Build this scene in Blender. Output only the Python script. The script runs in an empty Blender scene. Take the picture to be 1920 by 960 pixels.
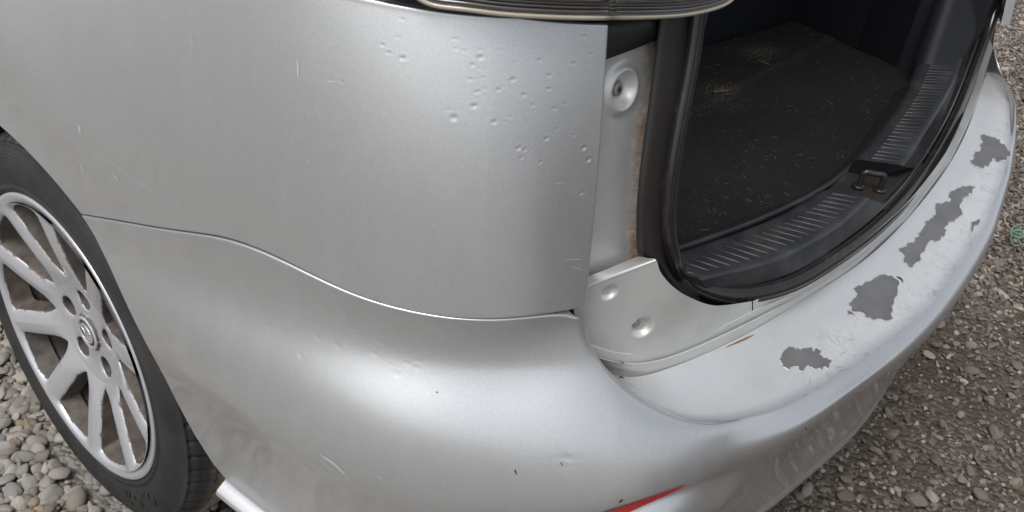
import bpy, math, random
import numpy as np
from mathutils import Vector, Matrix
from mathutils.bvhtree import BVHTree
from mathutils.geometry import delaunay_2d_cdt

S = bpy.context.scene
COL = S.collection
rng = np.random.default_rng(7)
random.seed(7)

# ------------------------------------------------------------------ camera
CAM = np.array([-1.263, -0.251, 1.232]); YAW, PITCH, ROLL, FPX = 0.926, -0.579, 0.138, 1713.4
def cam_axes():
    f = np.array([math.sin(YAW)*math.cos(PITCH), math.cos(YAW)*math.cos(PITCH), math.sin(PITCH)])
    r0 = np.array([math.cos(YAW), -math.sin(YAW), 0.0]); u0 = np.cross(r0, f)
    r = math.cos(ROLL)*r0 + math.sin(ROLL)*u0
    u = -math.sin(ROLL)*r0 + math.cos(ROLL)*u0
    return r, u, f
CR, CU, CF = cam_axes()
cd = bpy.data.cameras.new('camera'); cam = bpy.data.objects.new('camera', cd); COL.objects.link(cam)
cd.sensor_width = 36; cd.lens = 36*FPX/1920; cd.clip_start = 0.05; cd.clip_end = 500
M = Matrix(((CR[0], CU[0], -CF[0], CAM[0]), (CR[1], CU[1], -CF[1], CAM[1]), (CR[2], CU[2], -CF[2], CAM[2]), (0, 0, 0, 1)))
cam.matrix_world = M
S.camera = cam

# ------------------------------------------------------------------ light
SUN_EL, SUN_AZ = math.radians(58), math.radians(262)      # azimuth clockwise from +y: behind the car, to its left
w = bpy.data.worlds.new('World'); S.world = w; w.use_nodes = True
nt = w.node_tree; nt.nodes.clear()
sky = nt.nodes.new('ShaderNodeTexSky'); sky.sky_type = 'NISHITA'; sky.sun_disc = False
sky.sun_elevation = SUN_EL; sky.sun_rotation = SUN_AZ; sky.air_density = 1.0; sky.dust_density = 4.0; sky.ozone_density = 1.0
hsv = nt.nodes.new('ShaderNodeHueSaturation'); hsv.inputs['Saturation'].default_value = 0.30
bg = nt.nodes.new('ShaderNodeBackground'); bg.inputs['Strength'].default_value = 0.13
wo = nt.nodes.new('ShaderNodeOutputWorld')
nt.links.new(sky.outputs[0], hsv.inputs['Color']); nt.links.new(hsv.outputs[0], bg.inputs[0]); nt.links.new(bg.outputs[0], wo.inputs[0])
sd = bpy.data.lights.new('sun', 'SUN'); sd.energy = 1.1; sd.angle = math.radians(24); sd.color = (1.0, 0.975, 0.94)
so = bpy.data.objects.new('sun', sd); COL.objects.link(so)
sv = Vector((math.sin(SUN_AZ)*math.cos(SUN_EL), math.cos(SUN_AZ)*math.cos(SUN_EL), math.sin(SUN_EL)))
so.rotation_euler = sv.to_track_quat('Z', 'Y').to_euler(); so.location = (0, 0, 6)
S.view_settings.view_transform = 'Standard'; S.view_settings.look = 'None'
S.view_settings.exposure = 0.72; S.view_settings.gamma = 1.0; S.view_settings.use_curve_mapping = False
S.render.engine = 'CYCLES'

# ------------------------------------------------------------------ maths helpers
def rays(p):
    p = np.atleast_2d(np.array(p, float))
    return (p[:, 0:1]-960)/FPX*CR - (p[:, 1:2]-480)/FPX*CU + CF
def at_z(p, h):
    d = rays(p); t = (np.asarray(h, float)-CAM[2])/d[:, 2]
    return CAM + d*t[:, None]
def at_plane(p, n, c):
    d = rays(p); n = np.array(n, float); t = (c-CAM@n)/(d@n)
    return CAM + d*t[:, None]
def to_px(P):
    q = np.asarray(P) - CAM; f = q@CF
    return np.stack([960+FPX*(q@CR)/f, 480-FPX*(q@CU)/f], -1)
def cyl(pts, plan):
    """first hit of pixel rays on the upright wall standing over a plan polyline"""
    out = []
    a = plan[:-1]; e = plan[1:]-plan[:-1]
    for d in rays(pts):
        w_ = a-CAM[:2]
        den = d[0]*e[:, 1]-d[1]*e[:, 0]
        den = np.where(abs(den) < 1e-12, 1e-12, den)
        t = (w_[:, 0]*e[:, 1]-w_[:, 1]*e[:, 0])/den
        u = (w_[:, 0]*d[1]-w_[:, 1]*d[0])/den
        ok = (t > 0) & (u >= -1e-4) & (u <= 1+1e-4)
        out.append(CAM+d*t[ok].min() if ok.any() else [np.nan]*3)
    return np.array(out)
def nspline(x, y, q):
    """natural cubic spline"""
    x = np.asarray(x, float); y = np.asarray(y, float)
    y2 = y if y.ndim == 2 else y[:, None]
    n = len(x); h = np.diff(x)
    A = np.zeros((n, n)); B = np.zeros((n, y2.shape[1])); A[0, 0] = A[-1, -1] = 1
    for i in range(1, n-1):
        A[i, i-1] = h[i-1]; A[i, i] = 2*(h[i-1]+h[i]); A[i, i+1] = h[i]
        B[i] = 6*((y2[i+1]-y2[i])/h[i]-(y2[i]-y2[i-1])/h[i-1])
    m = np.linalg.solve(A, B)
    q = np.asarray(q, float); k = np.clip(np.searchsorted(x, q)-1, 0, n-2)
    hk = h[k][:, None]; a = (x[k+1]-q)[:, None]; b = (q-x[k])[:, None]
    r = m[k]*a**3/(6*hk)+m[k+1]*b**3/(6*hk)+(y2[k]/hk-m[k]*hk/6)*a+(y2[k+1]/hk-m[k+1]*hk/6)*b
    return r if y.ndim == 2 else r[:, 0]
def pchip(x, y, q):
    x = np.asarray(x, float); y = np.asarray(y, float); h = np.diff(x); dl = np.diff(y)/h
    m = np.zeros(len(x)); m[0] = dl[0]; m[-1] = dl[-1]
    for i in range(1, len(x)-1):
        if dl[i-1]*dl[i] > 0:
            w1 = 2*h[i]+h[i-1]; w2 = h[i]+2*h[i-1]; m[i] = (w1+w2)/(w1/dl[i-1]+w2/dl[i])
    q = np.clip(q, x[0], x[-1]); k = np.clip(np.searchsorted(x, q)-1, 0, len(x)-2); t = (q-x[k])/h[k]
    return (2*t**3-3*t**2+1)*y[k]+(t**3-2*t**2+t)*h[k]*m[k]+(-2*t**3+3*t**2)*y[k+1]+(t**3-t**2)*h[k]*m[k+1]
def gsm(a, s):
    """gaussian smoothing along axis 0 that keeps the ends"""
    r = int(3*s)+1; k = np.exp(-0.5*(np.arange(-r, r+1)/s)**2); k /= k.sum()
    a = np.asarray(a, float); one = a.ndim == 1
    if one: a = a[:, None]
    pad = np.vstack([2*a[0]-a[r:0:-1], a, 2*a[-1]-a[-2:-r-2:-1]])
    o = np.stack([np.convolve(pad[:, i], k, 'valid') for i in range(a.shape[1])], 1)
    return o[:, 0] if one else o
def resample(P, n, smooth=True):
    P = np.asarray(P, float); L = np.r_[0, np.cumsum(np.linalg.norm(np.diff(P, axis=0), axis=1))]
    q = np.linspace(0, L[-1], n)
    if smooth and len(P) > 2:
        R = nspline(L, P, np.linspace(0, L[-1], 4*n))
        return resample(R, n, False)
    return np.stack([np.interp(q, L, P[:, i]) for i in range(P.shape[1])], 1)
def grid_normals(G):
    du = np.gradient(G, axis=0); dv = np.gradient(G, axis=1)
    N = np.cross(du, dv); return N/np.maximum(np.linalg.norm(N, axis=2, keepdims=True), 1e-12)
def grid_faces(nu, nv, closed_u=False, closed_v=False, flip=False):
    U = nu if closed_u else nu-1; V = nv if closed_v else nv-1
    i, j = np.meshgrid(np.arange(U), np.arange(V), indexing='ij')
    i2 = (i+1) % nu; j2 = (j+1) % nv
    F = np.stack([i*nv+j, i2*nv+j, i2*nv+j2, i*nv+j2], -1).reshape(-1, 4)
    return F[:, ::-1] if flip else F

# ------------------------------------------------------------------ object helpers
def mesh_data(name, V, F, smooth=True):
    me = bpy.data.meshes.new(name)
    V = np.asarray(V, np.float32).reshape(-1, 3)
    if isinstance(F, np.ndarray):
        k = F.shape[1]; nf = len(F)
        me.vertices.add(len(V)); me.vertices.foreach_set('co', V.ravel())
        me.loops.add(nf*k); me.loops.foreach_set('vertex_index', F.astype(np.int32).ravel())
        me.polygons.add(nf); me.polygons.foreach_set('loop_start', np.arange(0, nf*k, k, dtype=np.int32))
        me.polygons.foreach_set('loop_total', np.full(nf, k, np.int32))
        me.update(calc_edges=True); me.validate()
    else:
        me.from_pydata([tuple(map(float, v)) for v in V], [], [tuple(map(int, f)) for f in F])
    me.polygons.foreach_set('use_smooth', np.full(len(me.polygons), smooth))
    me.update()
    return me
def link(name, me, mat=None, parent=None, kind=None, label=None, cat=None, group=None):
    o = bpy.data.objects.new(name, me); COL.objects.link(o)
    if mat is not None and me is not None and not me.materials: me.materials.append(mat)
    if parent is not None: o.parent = parent
    if kind: o['kind'] = kind
    if label: o['label'] = label
    if cat: o['category'] = cat
    if group: o['group'] = group
    return o
def part(name, V, F, mat, parent, smooth=True, **kw):
    return link(name, mesh_data(name, V, F, smooth), mat, parent, **kw)
def attr(o, name, vals):
    a = o.data.attributes.new(name, 'FLOAT', 'POINT'); a.data.foreach_set('value', np.asarray(vals, np.float32).ravel())
def join(parts):
    V, F, n = [], [], 0
    for v, f in parts:
        v = np.asarray(v, float).reshape(-1, 3); V.append(v)
        F += [tuple(int(i)+n for i in q) for q in f]; n += len(v)
    return np.vstack(V), F
def sweep(path, prof, R, closed=True, flip=False):
    """profile (a,r) carried along a path; R = the 'rear' direction per point, a runs along T x R"""
    T = np.gradient(path, axis=0); T /= np.linalg.norm(T, axis=1)[:, None]
    R = R-(R*T).sum(1)[:, None]*T; R /= np.linalg.norm(R, axis=1)[:, None]
    A = np.cross(T, R)
    G = path[:, None]+prof[None, :, 0:1]*A[:, None]+prof[None, :, 1:2]*R[:, None]
    return G.reshape(-1, 3), grid_faces(len(path), len(prof), closed_v=closed, flip=flip)
def tube(path, r, n=10):
    path = np.asarray(path, float)
    T = np.gradient(path, axis=0); T /= np.linalg.norm(T, axis=1)[:, None]
    ref = np.array([0.31, 0.17, 0.94]); A = np.cross(T, ref); A /= np.linalg.norm(A, axis=1)[:, None]; B = np.cross(T, A)
    t = np.linspace(0, 2*np.pi, n, endpoint=False); rr = np.broadcast_to(np.asarray(r, float), (len(path),))[:, None, None]
    G = path[:, None]+rr*(np.cos(t)[None, :, None]*A[:, None]+np.sin(t)[None, :, None]*B[:, None])
    F = [tuple(f) for f in grid_faces(len(path), n, closed_v=True)]
    m = len(path)
    F += [tuple(range(n)), tuple(range(m*n-1, m*n-n-1, -1))]
    return G.reshape(-1, 3), F
def box(c, s, rot=None):
    c = np.array(c, float); s = np.array(s, float)/2
    V = np.array([[x, y, z] for x in (-1, 1) for y in (-1, 1) for z in (-1, 1)], float)*s
    if rot is not None: V = V@np.array(rot).T
    return V+c, [(0, 1, 3, 2), (4, 6, 7, 5), (0, 4, 5, 1), (2, 3, 7, 6), (0, 2, 6, 4), (1, 5, 7, 3)]
def hem(E, N, O, r=0.003, deep=0.014):
    """rows that turn an edge E over: N outward normals, O directions out of the sheet at the edge"""
    rows = []
    for a in np.radians((25, 50, 75, 90)):
        rows.append(E+r*np.sin(a)*O-r*(1-np.cos(a))*N)
    rows.append(rows[-1]-deep*N)
    return rows

# ------------------------------------------------------------------ materials
def mat(name, col, rough=0.5, metal=0.0, coat=0.0, coat_rough=0.05, spec=0.5, build=None, trans=0.0, ior=1.45):
    m = bpy.data.materials.new(name); m.use_nodes = True
    b = m.node_tree.nodes['Principled BSDF']
    b.inputs['Base Color'].default_value = (*col, 1); b.inputs['Roughness'].default_value = rough
    b.inputs['Metallic'].default_value = metal; b.inputs['Coat Weight'].default_value = coat
    b.inputs['Coat Roughness'].default_value = coat_rough; b.inputs['Specular IOR Level'].default_value = spec
    b.inputs['Transmission Weight'].default_value = trans; b.inputs['IOR'].default_value = ior
    if build: build(NT(m.node_tree), b)
    return m
class NT:
    def __init__(s, t): s.t = t; s.n = t.nodes; s.l = t.links
    def node(s, ty, **kw):
        x = s.n.new(ty)
        for k, v in kw.items(): setattr(x, k, v)
        return x
    def link(s, a, b): s.l.new(a, b)
    def coord(s): return s.node('ShaderNodeTexCoord').outputs['Object']
    def attr(s, name): return s.node('ShaderNodeAttribute', attribute_name=name).outputs['Fac']
    def noise(s, scale, detail=4, rough=0.55, vec=None, stretch=None, dist=0.0):
        x = s.node('ShaderNodeTexNoise'); x.inputs['Scale'].default_value = scale; x.inputs['Detail'].default_value = detail
        x.inputs['Roughness'].default_value = rough; x.inputs['Distortion'].default_value = dist
        v = vec or s.coord()
        if stretch:
            mp = s.node('ShaderNodeMapping'); mp.inputs['Scale'].default_value = stretch; s.link(v, mp.inputs['Vector']); v = mp.outputs[0]
        s.link(v, x.inputs['Vector']); return x.outputs['Fac']
    def voro(s, scale, feature='F1', out='Distance', vec=None, stretch=None, rnd=1.0):
        x = s.node('ShaderNodeTexVoronoi', feature=feature); x.inputs['Scale'].default_value = scale; x.inputs['Randomness'].default_value = rnd
        v = vec or s.coord()
        if stretch:
            mp = s.node('ShaderNodeMapping'); mp.inputs['Scale'].default_value = stretch; s.link(v, mp.inputs['Vector']); v = mp.outputs[0]
        s.link(v, x.inputs['Vector']); return x.outputs[out]
    def ramp(s, fac, stops):
        x = s.node('ShaderNodeValToRGB'); e = x.color_ramp.elements
        while len(e) < len(stops): e.new(0.5)
        for q, (p, c) in zip(e, stops):
            q.position = p; q.color = (*(c if hasattr(c, '__len__') else (c, c, c)), 1)
        s.link(fac, x.inputs['Fac']); return x.outputs['Color']
    def math(s, op, a, b=None, clamp=False):
        x = s.node('ShaderNodeMath', operation=op, use_clamp=clamp)
        for i, v in enumerate((a, b)):
            if v is None: continue
            if isinstance(v, (int, float)): x.inputs[i].default_value = v
            else: s.link(v, x.inputs[i])
        return x.outputs[0]
    def mix(s, fac, a, b):
        x = s.node('ShaderNodeMix', data_type='RGBA')
        for i, v in ((0, fac), (6, a), (7, b)):
            if isinstance(v, tuple): x.inputs[i].default_value = (*v, 1)
            elif isinstance(v, (int, float)): x.inputs[i].default_value = v
            else: s.link(v, x.inputs[i])
        return x.outputs[2]
    def bump(s, h, strength, dist, b, key='Normal', chain=None):
        x = s.node('ShaderNodeBump'); x.inputs['Strength'].default_value = strength; x.inputs['Distance'].default_value = dist
        s.link(h, x.inputs['Height'])
        if chain is not None: s.link(chain, x.inputs['Normal'])
        s.link(x.outputs[0], b.inputs[key]); return x.outputs[0]

def paint_nodes(n, b):
    fl = n.noise(900, 2, 0.6)
    dirt = n.noise(9, 6, 0.62)
    smear = n.noise(17, 6, 0.7)
    c = n.mix(n.ramp(fl, [(0.35, 0.0), (0.65, 1.0)]), (0.465, 0.477, 0.488), (0.555, 0.567, 0.578))
    dm = n.ramp(dirt, [(0.55, 0.0), (0.85, 0.14)])
    # road dust thrown up low on the sides
    sep = n.node('ShaderNodeSeparateXYZ'); n.link(n.coord(), sep.inputs[0])
    low = n.node('ShaderNodeMapRange'); low.inputs[1].default_value = 0.56; low.inputs[2].default_value = 0.36
    low.inputs[3].default_value = 0.0; low.inputs[4].default_value = 0.5; n.link(sep.outputs[2], low.inputs[0])
    dl = n.math('MULTIPLY', low.outputs[0], n.ramp(smear, [(0.35, 0.25), (0.75, 0.75)]))
    spots = n.ramp(n.voro(240, 'F1', 'Distance'), [(0.06, 1.0), (0.13, 0.0)])
    spots = n.math('MULTIPLY', spots, n.ramp(n.noise(16, 3, 0.6), [(0.55, 0.0), (0.68, 0.5)]))
    film = n.ramp(n.noise(38, 6, 0.7, stretch=(1, 1, 0.4)), [(0.5, 0.0), (0.85, 0.12)])
    dust = n.math('MAXIMUM', n.math('MAXIMUM', n.math('MULTIPLY', dm, 0.6), film), n.math('MAXIMUM', dl, spots))
    c = n.mix(dust, c, (0.20, 0.195, 0.185))
    n.link(c, b.inputs['Base Color'])
    n.link(n.math('ADD', n.math('MULTIPLY', dust, 0.30), 0.36), b.inputs['Roughness'])
    n.link(n.math('SUBTRACT', 0.88, n.math('MULTIPLY', dust, 0.72)), b.inputs['Metallic'])
    n.link(n.math('SUBTRACT', 0.85, n.math('MULTIPLY', dust, 0.8)), b.inputs['Coat Weight'])
    n.bump(n.noise(70, 3, 0.5), 0.05, 0.002, b, 'Coat Normal')
PAINT = mat('silver_paint', (0.55, 0.56, 0.57), 0.36, 0.92, 0.85, 0.06, build=paint_nodes)
def shelf_nodes(n, b):
    paint_nodes(n, b)
    base = b.inputs['Base Color'].links[0].from_socket
    rough = b.inputs['Roughness'].links[0].from_socket
    metal = b.inputs['Metallic'].links[0].from_socket
    coat = b.inputs['Coat Weight'].links[0].from_socket
    sh = n.attr('shelf'); cr = n.attr('crack')
    wv = n.noise(22, 3, 0.5)
    warp = n.node('ShaderNodeVectorMath', operation='ADD'); sc = n.node('ShaderNodeVectorMath', operation='SCALE')
    cmb = n.node('ShaderNodeCombineXYZ'); n.link(wv, cmb.inputs[0]); n.link(n.noise(17, 3, 0.5), cmb.inputs[1])
    n.link(cmb.outputs[0], sc.inputs[0]); sc.inputs['Scale'].default_value = 0.03
    n.link(n.coord(), warp.inputs[0]); n.link(sc.outputs[0], warp.inputs[1])
    v1 = n.voro(62, 'DISTANCE_TO_EDGE', vec=warp.outputs[0], stretch=(1.0, 0.5, 0.3))
    v2 = n.voro(150, 'DISTANCE_TO_EDGE', vec=warp.outputs[0], stretch=(1.0, 0.7, 0.3))
    l1 = n.ramp(v1, [(0.0, 1.0), (0.045, 0.0)]); l2 = n.ramp(v2, [(0.0, 1.0), (0.06, 0.0)])
    msk = n.math('MULTIPLY', cr, n.ramp(n.noise(26, 4, 0.6), [(0.42, 0.0), (0.58, 1.0)]))
    lines = n.math('MULTIPLY', n.math('MAXIMUM', l1, n.math('MULTIPLY', l2, 0.6)), msk, clamp=True)
    dirt = n.ramp(n.noise(30, 6, 0.65), [(0.48, 0.0), (0.72, 0.4)])
    c = n.mix(n.math('ADD', n.math('MULTIPLY', sh, 0.2), n.math('MULTIPLY', cr, 0.45), clamp=True), base, (0.68, 0.69, 0.69))
    c = n.mix(n.math('MULTIPLY', sh, n.math('MULTIPLY', dirt, 0.5)), c, (0.42, 0.40, 0.36))
    c = n.mix(n.math('MULTIPLY', lines, 0.45), c, (0.25, 0.25, 0.25))
    n.link(c, b.inputs['Base Color'])
    n.link(n.math('SUBTRACT', metal, n.math('MULTIPLY', sh, 0.22), clamp=True), b.inputs['Metallic'])
    n.link(n.math('ADD', rough, n.math('MULTIPLY', sh, 0.06), clamp=True), b.inputs['Roughness'])
    n.link(n.math('SUBTRACT', coat, n.math('MULTIPLY', lines, 0.6), clamp=True), b.inputs['Coat Weight'])
    plate = n.math('MULTIPLY', n.voro(62, 'F1', 'Color', vec=warp.outputs[0], stretch=(1.0, 0.5, 0.3)), cr)
    h = n.math('SUBTRACT', n.math('MULTIPLY', plate, 0.5), lines)
    nb = n.bump(h, 0.35, 0.0012, b)
    n.link(nb, b.inputs['Coat Normal'])
BUMPER = mat('bumper_paint', (0.55, 0.56, 0.57), 0.36, 0.92, 0.85, 0.06, build=shelf_nodes)
def body_nodes(n, b):
    rust = n.attr('rust')
    d = n.noise(60, 6, 0.65)
    c = n.mix(n.ramp(n.noise(14, 5, 0.6), [(0.4, 0.0), (0.75, 0.6)]), (0.50, 0.51, 0.50), (0.36, 0.35, 0.32))
    r = n.math('MULTIPLY', rust, n.ramp(d, [(0.3, 0.45), (0.5, 1.0)]), clamp=True)
    rc = n.ramp(n.noise(120, 5, 0.7), [(0.38, (0.08, 0.04, 0.02)), (0.5, (0.20, 0.125, 0.08)), (0.62, (0.36, 0.27, 0.20))])
    n.link(n.mix(r, c, rc), b.inputs['Base Color'])
    n.link(n.math('ADD', n.math('MULTIPLY', r, 0.4), 0.36), b.inputs['Roughness'])
    n.link(n.math('SUBTRACT', 0.45, n.math('MULTIPLY', r, 0.45)), b.inputs['Metallic'])
    n.bump(d, 0.12, 0.001, b)
BODY = mat('bare_body_paint', (0.5, 0.51, 0.5), 0.4, 0.4, 0.3, 0.15, build=body_nodes)
def bplast(n, b):
    n.bump(n.noise(700, 2, 0.6), 0.25, 0.0006, b)
    d = n.ramp(n.noise(25, 6, 0.65), [(0.45, (0.016, 0.0175, 0.020)), (0.8, (0.040, 0.041, 0.042))])
    n.link(d, b.inputs['Base Color'])
PLASTIC = mat('dark_trim_plastic', (0.018, 0.02, 0.023), 0.42, build=bplast)
def rub(n, b):
    d = n.noise(18, 6, 0.65); e = n.noise(60, 5, 0.7, stretch=(1, 1, 0.25))
    m = n.math('MULTIPLY', n.ramp(d, [(0.5, 0.0), (0.72, 1.0)]), n.ramp(e, [(0.45, 0.0), (0.75, 0.7)]))
    n.link(n.mix(m, (0.013, 0.012, 0.012), (0.11, 0.095, 0.08)), b.inputs['Base Color'])
    n.link(n.math('ADD', n.math('MULTIPLY', m, 0.4), 0.2), b.inputs['Roughness'])
    n.bump(e, 0.1, 0.001, b)
RUBBER = mat('seal_rubber', (0.013, 0.012, 0.012), 0.22, build=rub)
def flange_n(n, b):
    d = n.noise(10, 6, 0.65, stretch=(1, 1, 0.5))
    n.link(n.ramp(d, [(0.35, (0.010, 0.009, 0.0085)), (0.64, (0.018, 0.015, 0.013)), (0.8, (0.07, 0.06, 0.05))]), b.inputs['Base Color'])
    n.bump(n.noise(90, 4, 0.6), 0.15, 0.001, b)
FLANGE = mat('grimy_flange', (0.03, 0.026, 0.023), 0.5, build=flange_n)
BLACK = mat('black_void', (0.008, 0.008, 0.009), 0.6)
def carpet_n(n, b):
    f = n.noise(420, 3, 0.7)
    d = n.noise(7, 6, 0.6)
    sand = n.attr('sand')
    c = n.mix(n.ramp(n.noise(260, 6, 0.8), [(0.35, 0.0), (0.7, 1.0)]), (0.005, 0.0052, 0.0055), (0.030, 0.030, 0.030))
    c = n.mix(n.ramp(d, [(0.5, 0.0), (0.85, 0.35)]), c, (0.034, 0.033, 0.031))
    sp = n.math('MULTIPLY', sand, n.ramp(n.noise(160, 5, 0.75), [(0.45, 0.0), (0.62, 1.0)]), clamp=True)
    c = n.mix(sp, c, (0.12, 0.098, 0.07))
    n.link(c, b.inputs['Base Color'])
    n.bump(n.noise(330, 5, 0.8), 1.0, 0.004, b)
CARPET = mat('boot_carpet', (0.02, 0.02, 0.021), 0.95, spec=0.15, build=carpet_n)
def tyre_n(n, b):
    d = n.noise(12, 6, 0.65); e = n.noise(90, 5, 0.7)
    sep = n.node('ShaderNodeSeparateXYZ'); n.link(n.coord(), sep.inputs[0])
    inner = n.ramp(sep.outputs[0], [(0.0, 0.0), (1.0, 0.0)])
    tr = n.attr('tread')
    m = n.math('MULTIPLY', tr, n.ramp(e, [(0.3, 0.4), (0.6, 1.0)]), clamp=True)
    c = n.mix(n.ramp(d, [(0.4, 0.0), (0.75, 1.0)]), (0.010, 0.010, 0.0105), (0.028, 0.027, 0.026))
    c = n.mix(m, c, (0.20, 0.16, 0.12))
    n.link(c, b.inputs['Base Color'])
    n.bump(e, 0.2, 0.0012, b)
TYRE = mat('tyre_rubber', (0.03, 0.03, 0.03), 0.62, build=tyre_n)
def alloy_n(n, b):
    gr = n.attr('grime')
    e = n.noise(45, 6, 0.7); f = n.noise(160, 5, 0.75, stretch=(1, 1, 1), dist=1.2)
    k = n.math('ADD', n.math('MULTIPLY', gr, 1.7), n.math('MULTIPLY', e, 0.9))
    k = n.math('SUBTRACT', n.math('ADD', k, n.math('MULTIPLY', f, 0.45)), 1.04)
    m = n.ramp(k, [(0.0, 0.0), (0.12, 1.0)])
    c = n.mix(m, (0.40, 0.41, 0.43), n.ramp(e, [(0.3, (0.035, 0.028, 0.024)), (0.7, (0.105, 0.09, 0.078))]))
    n.link(c, b.inputs['Base Color'])
    mm = n.math('MULTIPLY', m, 1.0)
    n.link(n.math('SUBTRACT', 0.40, n.math('MULTIPLY', mm, 0.40)), b.inputs['Metallic'])
    n.link(n.math('ADD', 0.30, n.math('MULTIPLY', mm, 0.4)), b.inputs['Roughness'])
    n.link(n.math('SUBTRACT', 0.7, n.math('MULTIPLY', mm, 0.7)), b.inputs['Coat Weight'])
ALLOY = mat('alloy_silver', (0.62, 0.63, 0.65), 0.3, 0.75, 0.7, 0.08, build=alloy_n)
def rust_n(n, b):
    n.link(n.ramp(n.noise(40, 6, 0.7), [(0.3, (0.09, 0.035, 0.014)), (0.6, (0.27, 0.11, 0.036)), (0.8, (0.34, 0.155, 0.06))]), b.inputs['Base Color'])
RUST = mat('rusty_steel', (0.25, 0.1, 0.03), 0.85, build=rust_n)
def primer_n(n, b):
    n.link(n.ramp(n.noise(25, 5, 0.6), [(0.35, (0.075, 0.076, 0.079)), (0.7, (0.108, 0.109, 0.112))]), b.inputs['Base Color'])
    n.bump(n.noise(500, 2, 0.5), 0.08, 0.0005, b)
PRIMER = mat('bare_bumper_plastic', (0.2, 0.2, 0.21), 0.5, build=primer_n)
FLAKE = mat('lifted_paint_edge', (0.34, 0.345, 0.35), 0.55, 0.3, 0.5, 0.1)
SCRATCH = mat('pale_scratch', (0.40, 0.40, 0.395), 0.5, 0.4)
DARKMARK = mat('dark_mark', (0.03, 0.025, 0.02), 0.8)
STEEL = mat('striker_steel', (0.02, 0.02, 0.021), 0.28, 0.3)
SCREW = mat('rusty_screw', (0.30, 0.26, 0.22), 0.45, 0.6)
def clear_n(n, b):
    n.link(n.ramp(n.noise(14, 5, 0.6, stretch=(0.4, 0.4, 6)), [(0.35, (0.035, 0.03, 0.026)), (0.7, (0.13, 0.12, 0.105))]), b.inputs['Base Color'])
LENS = mat('lamp_lens', (0.3, 0.28, 0.24), 0.12, 0.0, 1.0, 0.02, build=clear_n)
LENSRIM = mat('lamp_lens_rim', (0.36, 0.32, 0.26), 0.3, 0.0, 0.6, 0.05, trans=0.25)
LENSDARK = mat('lamp_dark_band', (0.03, 0.027, 0.025), 0.15, 0.0, 1.0, 0.03)
RED = mat('reflector_red', (0.26, 0.010, 0.011), 0.18, 0.0, 1.0, 0.03)
GREEN = mat('twine_green', (0.10, 0.20, 0.15), 0.6)
FIBRE = mat('pale_fibre', (0.22, 0.21, 0.19), 0.8)
STRAW = mat('straw', (0.17, 0.145, 0.105), 0.8)
def stone_mat(name, stops, scale=30):
    def f(n, b):
        oi = n.node('ShaderNodeObjectInfo').outputs['Random']
        tone = n.attr('tone')
        k = n.math('FRACT', n.math('ADD', oi, tone))
        c = n.ramp(k, stops)
        c = n.mix(n.ramp(n.noise(scale, 5, 0.65), [(0.3, 0.0), (0.75, 0.5)]), c, (0.16, 0.14, 0.12))
        n.link(c, b.inputs['Base Color'])
        n.bump(n.noise(scale*6, 4, 0.6), 0.3, 0.001, b)
    return mat(name, stops[0][1], 0.85, build=f, spec=0.3)
PEBBLE = stone_mat('river_pebble', [(0.0, (0.185, 0.165, 0.14)), (0.2, (0.115, 0.108, 0.10)), (0.4, (0.25, 0.235, 0.21)), (0.55, (0.165, 0.16, 0.155)), (0.7, (0.30, 0.285, 0.26)), (0.86, (0.19, 0.175, 0.155)), (0.93, (0.22, 0.16, 0.10)), (1.0, (0.12, 0.118, 0.115))])
CRUSH = stone_mat('crushed_stone', [(0.0, (0.092, 0.077, 0.066)), (0.3, (0.125, 0.105, 0.091)), (0.55, (0.072, 0.061, 0.053)), (0.72, (0.17, 0.147, 0.126)), (0.88, (0.30, 0.268, 0.23)), (1.0, (0.13, 0.097, 0.075))])
def ground_n(n, b):
    v = n.voro(95, 'F1', 'Color'); sepc = n.node('ShaderNodeSeparateColor'); n.link(v, sepc.inputs[0])
    c = n.ramp(sepc.outputs[0], [(0.0, (0.052, 0.042, 0.034)), (0.5, (0.088, 0.073, 0.061)), (0.9, (0.145, 0.126, 0.106))])
    c = n.mix(n.ramp(n.noise(2.2, 5, 0.6), [(0.4, 0.0), (0.65, 0.7)]), c, (0.052, 0.041, 0.033))
    sepx = n.node('ShaderNodeSeparateXYZ'); n.link(n.coord(), sepx.inputs[0])
    side = n.node('ShaderNodeMapRange'); side.inputs[1].default_value = -.45; side.inputs[2].default_value = -.9; n.link(n.math('ADD', sepx.outputs[0], n.math('MULTIPLY', n.noise(.9, 4, .6), .3)), side.inputs[0])
    pv = n.voro(38, 'F1', 'Color'); pc = n.node('ShaderNodeSeparateColor'); n.link(pv, pc.inputs[0])
    c = n.mix(side.outputs[0], c, n.ramp(pc.outputs[0], [(0.0, (0.15, 0.145, 0.135)), (0.5, (0.26, 0.25, 0.235)), (1.0, (0.36, 0.345, 0.32))]))
    n.link(c, b.inputs['Base Color'])
    d = n.voro(95, 'F1', 'Distance')
    n.bump(n.math('SUBTRACT', 1.0, d), 0.9, 0.01, b)
GROUND = mat('gravel_soil', (0.09, 0.075, 0.06), 0.95, spec=0.2, build=ground_n)

# ------------------------------------------------------------------ the car
car = link('car', None, label='silver car with open boot, peeling rear bumper paint and dings on its corner', cat='car')
car.empty_display_size = 0.2

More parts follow.
